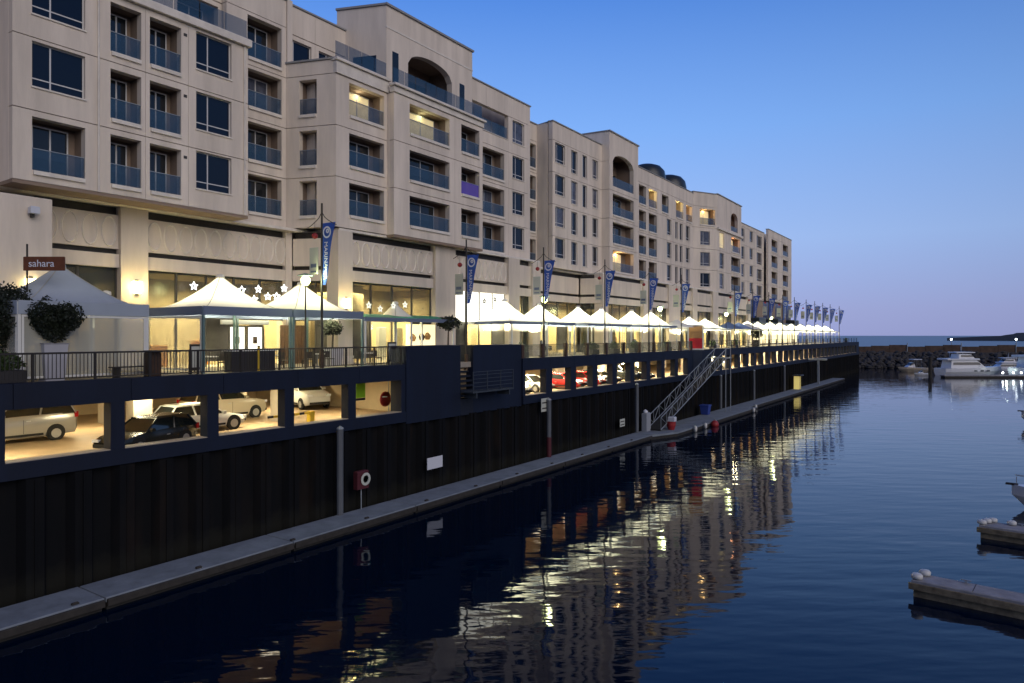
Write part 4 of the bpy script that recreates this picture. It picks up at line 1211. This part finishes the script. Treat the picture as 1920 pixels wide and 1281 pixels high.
for i, (y, lb) in enumerate([(10.2, 'dim shrub in a box at the far left behind the railing'), (43.6, 'shrub in a box just right of the navy blocks'), (55.2, 'shrub box below the fourth banner pole'), (59.4, 'shrub box right of the fourth banner pole'),
                             (64.0, 'shrub box left of the fifth banner pole'), (72.6, 'shrub box left of the sixth banner pole'), (88.0, 'shrub box just beyond the framed red poster'), (97.5, 'shrub box by the blue umbrella'), (190, 'dark shrub box at the seaward end of the promenade')]):
    shrub(lb, -29.0, y, seed=20 + i)

# ------------------------------------------------------------------ cafe furniture
def table_set(lb, x, y):
    t = thing('cafe_table', lb[0], 'table', (x, y, DECK), group='white cafe tables')
    obj('top', MB().lathe([(.42, .70), (.44, .72), (.42, .745)], 16), 'table_white', t, world=False)
    obj('stem', MB().tube((0, 0, .03), (0, 0, .7), .035), 'galv', t, world=False)
    obj('foot', MB().lathe([(.25, 0), (.24, .03), (.05, .05)], 12), 'galv', t, world=False)
    for j, sx in enumerate((-1, 1)):
        c = thing('cafe_chair', lb[1 + j], 'chair', (x + .1, y + sx * .75, DECK), R(90 - 90 * sx), group='dark cafe chairs')
        obj('seat', MB().bevbox(-.21, .21, -.21, .21, .42, .46, .01), 'chair_dark', c, world=False)
        obj('backrest', MB().box(-.21, -.17, -.21, .21, .50, .86), 'chair_dark', c, world=False)
        for a in (-.18, .18):
            for b in (-.18, .18):
                obj('leg', MB().box(a - .015, a + .015, b - .015, b + .015, 0, .42 if a > 0 else .86), 'chair_dark', c, world=False)
places = [(-30.9, 19.3, 'under the left cream tent'), (-30.4, 22.4, 'between the cream tents'), (-30.6, 25.6, 'under the right cream tent'), (-29.7, 28.4, 'left of the navy block'),
          (-30.6, 44.8, 'in the first far tent'), (-30.6, 49.9, 'under the second far tent'), (-30.6, 57.2, 'under the third far tent'), (-30.6, 61.8, 'under the fourth far tent'), (-30.6, 69, 'under the fifth far tent'), (-30.6, 74, 'under the sixth far tent')]
for x, y, w in places:
    table_set([f'round white cafe table {w}', f'dark cafe chair on the left side of the table {w}', f'dark cafe chair on the right side of the table {w}'], x, y)
t = thing('service_counter', 'white topped service counter behind the railing between the cream tents', 'counter', (-29.3, 20.3, DECK))
obj('top', MB().bevbox(-29.7, -29.0, 19.2, 21.8, DECK + 1.0, DECK + 1.1, .02), 'table_white', t)
obj('cabinet', MB().box(-29.65, -29.05, 19.3, 21.7, DECK + .02, DECK + 1.0), 'pot_dark', t)
t = thing('bollard', 'yellow bollard post behind the railing between the cream tents', 'bollard', (-28.7, 20.5, DECK))
obj('post', MB().tube((-28.7, 20.5, DECK), (-28.7, 20.5, DECK + 1.2), .06), 'yellow', t)
obj('cap', MB().lathe([(.07, 0), (.06, .05), (.01, .07)], 10, (-28.7, 20.5, DECK + 1.2)), 'rail_dark', t)
t = thing('bench', 'dark slatted bench beside the grey tent behind the railing', 'bench', (-29.2, 15.0, DECK))
for k in range(4): obj('slat', MB().box(-29.5 + .14 * k, -29.39 + .14 * k, 14.0, 16.0, DECK + .43, DECK + .47), 'chair_dark', t)
for y in (14.2, 15.8): obj('leg', MB().box(-29.5, -29.0, y - .04, y + .04, DECK, DECK + .43), 'chair_dark', t)
t = thing('litter_bin', 'brown litter bin behind the railing near the left cream tent post', 'bin', (-28.6, 15.35, DECK))
obj('body', MB().bevbox(-28.85, -28.4, 15.1, 15.6, DECK, DECK + 1.05, .04), 'post_brown', t)
obj('lid', MB().bevbox(-28.88, -28.37, 15.07, 15.63, DECK + 1.05, DECK + 1.13, .03), 'rail_dark', t)

for y, lb in ((17.9, 'menu board standing by the corner post of the left cream tent'), (30.4, 'menu board standing under the green awning edge'), (47.6, 'menu board between the first two far tents'), (65.4, 'menu board between the fourth and fifth far tents')):
    t = thing('menu_board', lb, 'menu board', (-29.6, y, DECK))
    obj('panel', MB().bevbox(-29.63, -29.57, y - .35, y + .35, DECK + .15, DECK + 1.35, .02), 'chair_dark', t)
    obj('sheet', MB().box(-29.568, -29.56, y - .28, y + .28, DECK + .3, DECK + 1.25), 'sign_plate', t)
    for dy in (-.3, .3): obj('leg', MB().box(-29.75, -29.5, y + dy - .02, y + dy + .02, DECK, DECK + .15), 'chair_dark', t)
t = thing('entrance_doors', 'white lit double doors with black frames behind the left cream tent', 'door', (-35.1, 24.2, DECK))
for k, y in enumerate((23.1, 24.25)):
    d = obj('door_leaf', MB().ring(0, 1.1, 0, 2.3, .09, 1.01, .12, 2.2, .06), 'frame_dark', t, (-35.05, y, DECK + .02), R(90))
    sub('pane', MB().box(.09, 1.01, .02, .04, .12, 2.2), 'lightbox_white', d)
    sub('notice', MB().box(.40, .68, -.012, .0, 1.25, 1.65), 'poster_dark', d)
obj('head_panel', MB().box(-35.1, -34.98, 22.6, 25.7, DECK + 2.36, DECK + 2.62), 'white_metal', t)
t = thing('timber_screen', 'dark timber privacy screen behind the right cream tent', 'screen', (-34.2, 27.0, DECK))
for k in range(6): obj('slat', MB().box(-34.25, -34.18, 25.9 + .30 * k, 26.17 + .30 * k, DECK + .05, DECK + 2.35), 'post_brown', t)
for y in (25.95, 27.6): obj('foot', MB().box(-34.4, -34.0, y - .04, y + .04, DECK, DECK + .06), 'frame_dark', t)
# shop window light box with prints
t = thing('window_display', 'bright yellow lit shop window with small brown prints left of the navy block', 'window display', (-32.1, 35.6, DECK))
obj('light_panel', MB().box(-32.2, -32.1, 34.4, 37.3, DECK + .5, DECK + 2.5), 'lightbox', t)
for k, (y, z) in enumerate([(34.9, 9.5), (35.8, 9.55), (36.4, 9.6)]):
    obj('print', MB().lathe([(.16, -.25), (.26, 0), (.12, .22), (.02, .26)], 8, (-32.05, y, z)), 'poster_dark' if k == 1 else 'poster_tan', t)

# ------------------------------------------------------------------ floating dock, piles, gangway
dk = thing('floating_dock', 'long grey floating dock along the foot of the sheet piling', 'dock', (-26.8, 60, 0))
y = -4.0; k = 0
while y < 60:
    e = min(y + 8, 60.0)
    p = obj('deck_section', MB().bevbox(-27.45, -25.5, y + .03, e - .03, .28, .45 + .004 * (k % 2), .02), 'dock_top', dk)
    obj('float', MB().box(-27.4, -25.56, y + .08, e - .08, -.3, .28), 'dock_side', dk)
    obj('wale', MB().bevbox(-25.5, -25.38, y + .05, e - .05, .16, .40, .02), 'wale', dk)
    y = e; k += 1
sec = [(-27.45, 60.0, -25.5), (-27.45, 63.5, -24.3), (-27.45, 75, -24.25)]
m = MB()
m.loft([[(a, y, .28), (b, y, .28), (b, y, .452), (a, y, .452)] for a, y, b in sec])
obj('deck_section', m, 'dock_top', dk)
obj('float', MB().loft([[(a + .05, y + .02, -.3), (b - .06, y + .02, -.3), (b - .06, y + .02, .28), (a + .05, y + .02, .28)] for a, y, b in sec]), 'dock_side', dk)
y = 75.0
while y < 162:
    e = y + 8
    xb = -24.25 if y < 90 else -25.2
    obj('deck_section', MB().bevbox(-27.45, xb, y + .03, e - .03, .28, .45 + .004 * (k % 2), .02), 'dock_top', dk)
    obj('float', MB().box(-27.4, xb - .06, y + .08, e - .08, -.3, .28), 'dock_side', dk)
    obj('wale', MB().bevbox(xb, xb + .12, y + .05, e - .05, .16, .40, .02), 'wale', dk)
    y = e; k += 1
for i in range(40):
    obj('cleat', MB().bevbox(-25.75, -25.63, 2.0 + 1.5 * i, 2.22 + 1.5 * i, .45, .53, .02), 'wale', dk) if i % 3 == 0 and 2 + 1.5 * i < 59 else None
def pile(lb, y, top, red=0, x=-27.35):
    t = thing('mooring_pile', lb, 'pile', (x, y, 0), group='steel piles holding the floating dock')
    obj('shaft', MB().tube((x, y, -1.5), (x, y, top), .17, n=12), 'pile_grey', t)
    obj('cap', MB().lathe([(.19, 0), (.18, .06), (.02, .16)], 12, (x, y, top)), 'galv', t)
    if red: obj('red_sleeve', MB().tube((x, y, .45), (x, y, .45 + red), .185, n=12), 'red_dull', t)
pile('grey steel pile left of the red life ring box', 24.35, 4.85)
pile('grey steel pile with red lower sleeve right of the navy blocks', 44.9, 4.75, 1.5)
pile('tall grey steel pile just left of the gangway', 60.9, 5.0)
pile('grey steel pile behind the gangway, right of it', 86, 4.6)
pile('grey steel pile on the far dock, fourth beyond the gangway foot', 101, 4.6)
pile('grey steel pile on the far dock, near the yellow lit kiosk', 119, 4.6)
t = thing('life_ring_box', 'red life ring box with pale disc on a post on the floating dock', 'life ring', (-27.3, 25.7, .45))
obj('post', MB().tube((-27.3, 25.75, .45), (-27.3, 25.75, 1.6), .03), 'galv', t)
obj('box', MB().bevbox(-27.45, -27.15, 25.35, 26.15, 1.55, 2.5, .05), 'red_dull', t)
obj('ring', MB().lathe([(.28, 0), (.34, .04), (.20, .05), (.2, 0)], 16, (0, 0, 0)), 'sign_plate', t, (-27.14, 25.9, 2.05)).rotation_euler = (0, R(90), 0)

gw = thing('gangway', 'grey truss sided gangway sloping from the quay top down to the floating dock', 'gangway', (-26.4, 73, .5))
A, B = Vector((-26.4, 62.8, .62)), Vector((-26.4, 83.0, 6.9))
def gp(u, dx, dz): p = A.lerp(B, u); return (p.x + dx, p.y, p.z + dz)
obj('deck', MB().loft([[gp(u, -.65, 0), gp(u, .65, 0), gp(u, .65, -.12), gp(u, -.65, -.12)] for u in (0, 1)]), 'dock_side', gw)
for sx in (-.68, .68):
    obj('top_chord', MB().tube(gp(0, sx, 1.15), gp(1, sx, 1.15), .045, n=6), 'galv', gw)
    obj('bottom_chord', MB().tube(gp(0, sx, 0), gp(1, sx, 0), .05, n=6), 'galv', gw)
    n = 14
    for k in range(n):
        obj('brace', MB().tube(gp(k / n, sx, 0 if k % 2 else 1.15), gp((k + 1) / n, sx, 1.15 if k % 2 else 0), .025, n=5), 'galv', gw)
        obj('upright', MB().tube(gp(k / n, sx, 0), gp(k / n, sx, 1.15), .025, n=5), 'galv', gw)
obj('landing', MB().box(-28.0, -25.7, 82.9, 85.0, 6.85, 6.98), 'galv', gw)
for x, y in ((-25.8, 83), (-25.8, 84.9)): obj('landing_post', MB().tube((x, y, .4), (x, y, 8.1), .06, n=8), 'galv', gw)
obj('landing_rail', MB().tube((-25.8, 83, 8.05), (-25.8, 84.9, 8.05), .03, n=6), 'galv', gw)
obj('landing_rail', MB().tube((-25.8, 84.9, 8.05), (-28, 84.9, 8.05), .03, n=6), 'galv', gw)
t = thing('red_tub', 'red and white tub at the gangway foot on the dock', 'tub', (-25.4, 64.6, .45))
obj('body', MB().lathe([(.3, 0), (.42, .4), (.44, .8), (.40, .8), (.36, .45)], 14), 'red', t, (-25.4, 64.6, .45))
obj('lid', MB().bevbox(-25.7, -25.05, 64.5, 65.1, 1.25, 1.7, .06), 'hull_white', t)
t = thing('service_pedestal', 'pale service cabinet with white cap left of the gangway foot', 'cabinet', (-27.0, 62.2, .45))
obj('cabinet', MB().bevbox(-27.3, -26.8, 61.9, 62.9, .45, 2.2, .06), 'skin_grey', t)
obj('cap', MB().lathe([(.25, 0), (.22, .15), (.05, .28)], 12, (-27.05, 62.2, 2.25)), 'hull_white', t)
t = thing('blue_bin', 'blue wheeled bin on the floating dock beyond the gangway', 'bin', (-26.9, 78.5, .45))
obj('body', MB().loft([[(-26.9 + r * a, 79 + r * b, z) for a, b in ((-1, -1), (1, -1), (1, 1), (-1, 1))] for z, r in ((.5, .38), (1.5, .5))]), 'bin_blue', t)
obj('lid', MB().bevbox(-27.45, -26.35, 78.45, 79.55, 1.5, 1.62, .04), 'bin_blue', t)
t = thing('mooring_buoy', 'round red buoy hanging on the dock edge right of the gangway', 'buoy', (-24.0, 72.5, 0))
obj('ball', MB().lathe([(.05, -.42), (.28, -.34), (.42, -.1), (.42, .1), (.28, .34), (.08, .44)], 16, (-23.85, 73, .18)), 'red', t, smooth=True)
obj('eye', MB().tube((-23.85, 73, .55), (-23.85, 73, .8), .05), 'galv', t)
for i, (y, lb) in enumerate([(67.5, 'pale fender on the dock edge below the gangway foot'), (70.5, 'white fender left of the red buoy'), (88.5, 'white fender cluster beyond the red buoy'), (93, 'white fender farthest along the dock edge')]):
    t = thing('fender', lb, 'fender', (-24.1, y, 0), group='fenders on the dock edge')
    obj('body', MB().lathe([(.05, -.3), (.16, -.22), (.18, 0), (.16, .22), (.05, .3)], 10, (-24.0 - (.95 if y > 90 else 0), y, .3)), 'fender', t, smooth=True)
    obj('rope', MB().tube((-24.05 - (.95 if y > 90 else 0), y, .55), (-24.4 - (.95 if y > 90 else 0), y, .56), .015, n=4), 'rail_dark', t)
t = thing('dock_kiosk', 'small yellow lit kiosk shelter on the far end of the floating dock', 'kiosk', (-26.6, 126, .45))
obj('body', MB().bevbox(-27.2, -26.4, 125, 126.6, .46, 2.7, .05), 'kiosk_glow', t)
obj('roof', MB().bevbox(-27.4, -26.0, 124.6, 127.0, 2.7, 2.9, .08), 'frame_dark', t)
for y in (125.3, 126.2): obj('mullion', MB().box(-26.4, -26.35, y - .05, y + .05, .46, 2.7), 'frame_dark', t)
t = thing('dock_gantry', 'pale T shaped gantry post on the far dock beyond the yellow kiosk', 'gantry', (-26, 140, .45))
obj('post', MB().box(-26.2, -25.9, 139.6, 140.1, .45, 5.0), 'galv', t)
obj('beam', MB().bevbox(-27.8, -24.6, 139.4, 140.3, 5.0, 5.35, .05), 'galv', t)

# ------------------------------------------------------------------ finger pontoons at right
def finger(lb, x, y, L, w, pads, z=.62):
    t = thing('finger_pontoon', lb, 'pontoon', (x, y, 0), R(-6), group='finger pontoons on the right')
    obj('deck', MB().bevbox(0, L, -w / 2, w / 2, z - .22, z, .03), 'concrete', t, world=False)
    obj('float', MB().box(.06, L, -w / 2 + .05, w / 2 - .05, -.25, z - .22), 'finger_side', t, world=False)
    obj('wale', MB().bevbox(-.08, L, -w / 2 - .07, -w / 2, z - .34, z - .10, .02), 'finger_side', t, world=False)
    for px_, py_ in pads:
        obj('bumper', MB().lathe([(.10, 0), (.19, .04), (.20, .14), (.15, .2), (.02, .21)], 14), 'fender', t, (px_, py_, z), world=False, smooth=True)
    cl = obj('cleat', MB().box(-.04, .04, -.03, .03, 0, .09), 'galv', t, (1.6, w / 2 - .15, z), world=False)
    sub('horn', MB().bevbox(-.16, .16, -.025, .025, .09, .13, .01), 'galv', cl)
    for k in range(1, 4): obj('plank_joint', MB().box(k * 1.9 - .012, k * 1.9 + .012, -w / 2 + .02, w / 2 - .02, z + .001, z + .004), 'wale', t, world=False)
    return t
finger('nearest concrete finger pontoon with two white bumpers at its tip', -2.25, 30.0, 9, 1.0, [(.15, -.30), (.30, .33)])
finger('second concrete finger pontoon with clustered white bumpers at its tip', -.25, 40.4, 9, 1.1, [(.1, -.35), (.25, .1), (.45, .42), (1.2, .40)])

# ------------------------------------------------------------------ boats
def hull(L, B, H, bow=1.0):
    secs = []
    for u in [0, .08, .3, .55, .75, .9, 1.0]:
        x = -L / 2 + L * u
        w = B / 2 * (1 if u < .5 else max(.03, 1 - ((u - .5) / .5) ** 2.2)) * (.92 if u == 0 else 1)
        sh = H * (1 + .28 * u * u)
        kx = x - (.10 * L * max(0, u - .7) / .3)
        secs.append([(kx, 0, -.35), (kx + .0, w * .75, 0.0), (x, w, sh * .55), (x, w * 1.02, sh), (x, -w * 1.02, sh), (x, -w, sh * .55), (kx, -w * .75, 0.0)])
    return MB().loft(secs)
def yacht(lb, x, y, rz, L=15, s=1.0, name='motor_yacht'):
    t = thing(name, lb, 'boat', (x, y, 0), rz, group='motor boats moored at the right')
    B = L * .29; H = L * .115
    obj('hull', hull(L, B, H), 'hull_white', t, world=False)
    def tier(x0, x1, x2, x3, w, z0, z1, nm='cabin', mt='hull_white'):
        return obj(nm, MB().loft([[(x0, -w, z0), (x1, -w, z0), (x1, w, z0), (x0, w, z0)], [(x2, -w * .88, z1), (x3, -w * .88, z1), (x3, w * .88, z1), (x2, w * .88, z1)]]), mt, t, world=False)
    z1 = H * 1.02
    tier(-L * .40, L * .18, -L * .38, L * .02, B * .40, z1, z1 + L * .125)
    tier(-L * .36, L * .085, -L * .355, L * .05, B * .405, z1 + L * .055, z1 + L * .1, 'cabin_window', 'glass_dark')
    obj('flybridge_deck', MB().bevbox(-L * .46, L * .06, -B * .42, B * .42, z1 + L * .125, z1 + L * .15, .04), 'hull_white', t, world=False)
    tier(-L * .26, L * .0, -L * .25, -L * .06, B * .33, z1 + L * .15, z1 + L * .215, 'flybridge')
    tier(-L * .22, -L * .02, -L * .22, -L * .045, B * .335, z1 + L * .175, z1 + L * .205, 'flybridge_window', 'glass_dark')
    obj('hardtop', MB().bevbox(-L * .30, -L * .0, -B * .34, B * .34, z1 + L * .235, z1 + L * .25, .04), 'hull_white', t, world=False)
    for sx in (-L * .28, -L * .06):
        for sy in (-B * .3, B * .3): obj('hardtop_post', MB().tube((sx, sy, z1 + L * .15), (sx, sy, z1 + L * .24), .05, n=5), 'hull_white', t, world=False)
    for k in range(7):
        u = L * (.05 + .06 * k); obj('rail_stanchion', MB().tube((u, -B * .42 * (1 - .09 * k), H * 1.15), (u, -B * .42 * (1 - .09 * k), H * 1.15 + .6), .02, n=4), 'galv', t, world=False)
    obj('bow_rail', MB().tube((L * .05, -B * .42, H * 1.15 + .6), (L * .46, -B * .1, H * 1.25 + .55), .022, n=5), 'galv', t, world=False)
    for k in range(3): obj('porthole', MB().box(-L * .05 + L * .1 * k, L * .0 + L * .1 * k, -B * .515, -B * .495, H * .62, H * .78), 'glass_dark', t, world=False)
    obj('mast', MB().tube((-L * .15, 0, z1 + L * .25), (-L * .17, 0, z1 + L * .36), .05, .02, 6), 'hull_white', t, world=False)
    return t
RX = TH
yacht('white flybridge motor yacht moored side on behind the dark pile', -3.2, 199.5, RX + R(4), 15.5)
yacht('large white motor yacht cut by the right edge of the picture', 12.8, 205, RX + R(8), 19)
def runabout(lb, x, y, rz, L, canvas='boat_canvas', hl='hull_white'):
    t = thing('runabout_boat', lb, 'boat', (x, y, 0), rz, group='motor boats moored at the right')
    B = L * .36; H = L * .14
    obj('hull', hull(L, B, H), hl, t, world=False)
    obj('cabin', MB().loft([[(-L * .05, -B * .36, H), (L * .25, -B * .3, H), (L * .25, B * .3, H), (-L * .05, B * .36, H)], [(-L * .03, -B * .3, H + L * .12), (L * .12, -B * .25, H + L * .1), (L * .12, B * .25, H + L * .1), (-L * .03, B * .3, H + L * .12)]]), 'hull_white', t, world=False)
    obj('windscreen', MB().loft([[(L * .02, -B * .35, H + L * .1), (L * .16, -B * .28, H + L * .06), (L * .16, B * .28, H + L * .06), (L * .02, B * .35, H + L * .1)], [(-L * .01, -B * .3, H + L * .18), (L * .06, -B * .24, H + L * .17), (L * .06, B * .24, H + L * .17), (-L * .01, B * .3, H + L * .18)]]), 'glass_dark', t, world=False)
    obj('bimini', MB().bevbox(-L * .3, L * .02, -B * .38, B * .38, H + L * .28, H + L * .30, .03), canvas, t, world=False)
    for sx in (-L * .28, 0):
        for sy in (-B * .36, B * .36): obj('bimini_post', MB().tube((sx, sy, H), (sx, sy, H + L * .29), .02, n=5), 'galv', t, world=False)
    rail = MB().tube((L * .15, -B * .34, H * 1.2 + .45), (L * .48, -.05, H * 1.3 + .5), .018, n=5).tube((L * .15, B * .34, H * 1.2 + .45), (L * .48, .05, H * 1.3 + .5), .018, n=5)
    for u in (.15, .28, .4, .47):
        for sg_ in (-1, 1):
            f_ = 1 - (u - .15) / .34
            rail.tube((L * u, sg_ * B * .34 * f_, H * 1.15), (L * u, sg_ * (B * .34 * f_ + .02), H * 1.24 + .47), .015, n=4)
    obj('bow_rail', rail, 'galv', t, world=False)
    obj('anchor_roller', MB().bevbox(L * .46, L * .54, -.12, .12, H * 1.22, H * 1.32, .02), 'wale', t, world=False)
    obj('fender', MB().lathe([(.04, -.28), (.13, -.2), (.14, .1), (.04, .25)], 10, (L * .36, -B * .36, H * .6)), 'fender', t, world=False, smooth=True)
    return t
runabout('white boat bow pointing left at the right edge above the second pontoon', 4.75, 47.8, R(174), 7.2)
runabout('white boat tip at the right edge farther up the water', 7.3, 92, R(172), 8.5)
runabout('small cream hulled boat left of the dark pile', -16.5, 213, RX + R(185), 7.5, 'hull_white', 'hull_cream')
runabout('small tender boat low in the water beside the dark pile', -12.9, 194, RX + R(175), 3.6)
runabout('small white boat with dock lamps between the two yachts', 7.6, 203, RX + R(10), 7)
runabout('white cruiser behind the large yacht at the right edge', 15.5, 214, RX + R(5), 9, 'hull_white')
runabout('low white boat in front of the large yacht at the right edge', 10.4, 200.5, RX + R(-4), 6.5)
yacht('distant white motor yacht half hidden behind the side on yacht', 3.0, 214, RX + R(175), 11)
t = thing('marina_pontoon', 'pale marina pontoon in front of the moored yachts', 'pontoon', (0, 192, 0), RX)
obj('deck', MB().bevbox(-10.2, 30, -.9, .9, .35, .6, .04), 'concrete', t, world=False)
obj('float', MB().box(-10, 30, -.8, .8, -.3, .35), 'wale', t, world=False)
for k, u in enumerate((11.2, 13.6, 15.4)):
    p = obj('dock_light', MB().lathe([(.18, 0), (.2, .25), (.12, .4), (.02, .44)], 10), 'lamp_white', t, (u - 8, -.7, .95), world=False)
    obj('light_post', MB().tube((u - 8, -.7, .6), (u - 8, -.7, .96), .06, n=6), 'galv', t, world=False)
for k, u in enumerate((9.5, 12.2)): light('dock_light_glow', 'POINT', (u * math.cos(RX) - 4, 196 + 3 + k, 1.6), 60, (.85, 1, .9), .2)
t = thing('marina_pile', 'tall black pile standing in the water left of the yacht', 'pile', (-10.7, 185, 0))
obj('shaft', MB().tube((-10.7, 185.5, -1.5), (-10.7, 185.5, 4.6), .38, n=12), 'wale', t)
obj('cap', MB().lathe([(.42, 0), (.40, .12), (.05, .3)], 12, (-10.7, 185.5, 4.6)), 'tyre', t)

# ------------------------------------------------------------------ breakwater
bw = thing('breakwater', 'dark rock breakwater with a brown wharf wall closing the harbour', 'breakwater', (10, 262, 0))
m = MB(); r = random.Random(4)
def rock(m, c, s_):
    n0 = len(m.v); pts = []
    for zi, (zz, rr) in enumerate(((-.8, .55), (-.1, 1), (.55, .75), (.9, .25))):
        for k in range(6):
            a = k * math.pi / 3 + zi * .4
            q_ = rr * r.uniform(.75, 1.2)
            pts.append((c[0] + s_ * q_ * math.cos(a), c[1] + s_ * q_ * math.sin(a), c[2] + s_ * .8 * (zz + r.uniform(-.12, .12))))
    m.v += pts
    for zi in range(3):
        for k in range(6):
            j = (k + 1) % 6
            m.f.append((n0 + zi * 6 + k, n0 + zi * 6 + j, n0 + (zi + 1) * 6 + j, n0 + (zi + 1) * 6 + k))
    m.f.append(tuple(n0 + 18 + k for k in range(6)))
for i in range(2600):
    u = r.uniform(-34, 170); w_ = r.uniform(0, 1)
    yb = 222 + (u + 34) * .62
    rock(m, (u, yb + w_ * 9, .1 + w_ * 4.2 + r.uniform(-.2, .3)), r.uniform(.5, 1.15))
obj('rocks', m, 'rock', bw, kind='stuff')
obj('core', MB().loft([[(u, 224 + (u + 34) * .62, -.6), (u, 236 + (u + 34) * .62, 4.4), (u, 246 + (u + 34) * .62, 4.4), (u, 250 + (u + 34) * .62, -.6)] for u in (-36, 170)]), 'rock', bw)
for k in range(44):
    u = -34 + 4.6 * k
    w = obj('wharf_panel', MB().box(0, 5.3, -.3, .3, 0, 1.9 + .25 * ((k * 7) % 3)), 'wharf', bw, (u, 237 + (u + 34) * .62, 4.3), math.atan2(.62, 1))
    if k % 3 == 0: obj('wharf_post', MB().tube((u, 236.5 + (u + 34) * .62, 4.3), (u, 236.5 + (u + 34) * .62, 7.4), .14, n=6), 'galv', bw)
for i, (px, lb) in enumerate([(-9.0, 'first white lamp on the breakwater, left of the yacht'), (7.5, 'second white lamp on the breakwater, above the yacht'), (27, 'third white lamp on the breakwater, right of the yacht'),
                              (34, 'left of the paired bright lamps on the breakwater'), (38.5, 'right of the paired bright lamps on the breakwater')]):
    yy = 238 + (px + 34) * .62
    t = thing('breakwater_lamp', lb, 'lamp post', (px, yy, 4.4), group='lamps on the breakwater')
    obj('post', MB().tube((px, yy, 4.4), (px, yy, 8.2), .1, n=6), 'galv', t)
    obj('globe', MB().lathe([(.06, -.3), (.28, -.12), (.28, .12), (.06, .3)], 10, (px, yy, 8.4)), 'lamp_white', t)
hd = struct('headland_hill', MB().loft([[(x, 1500, -1), (x, 1500, h), (x, 1600, h * .9), (x, 1600, -1)] for x, h in ((-60, 5), (20, 8.8), (28, 10.5), (38, 12), (43, 14), (54, 14.5), (62, 12.5), (120, 13), (300, 16), (900, 20))]), 'headland_hazed')
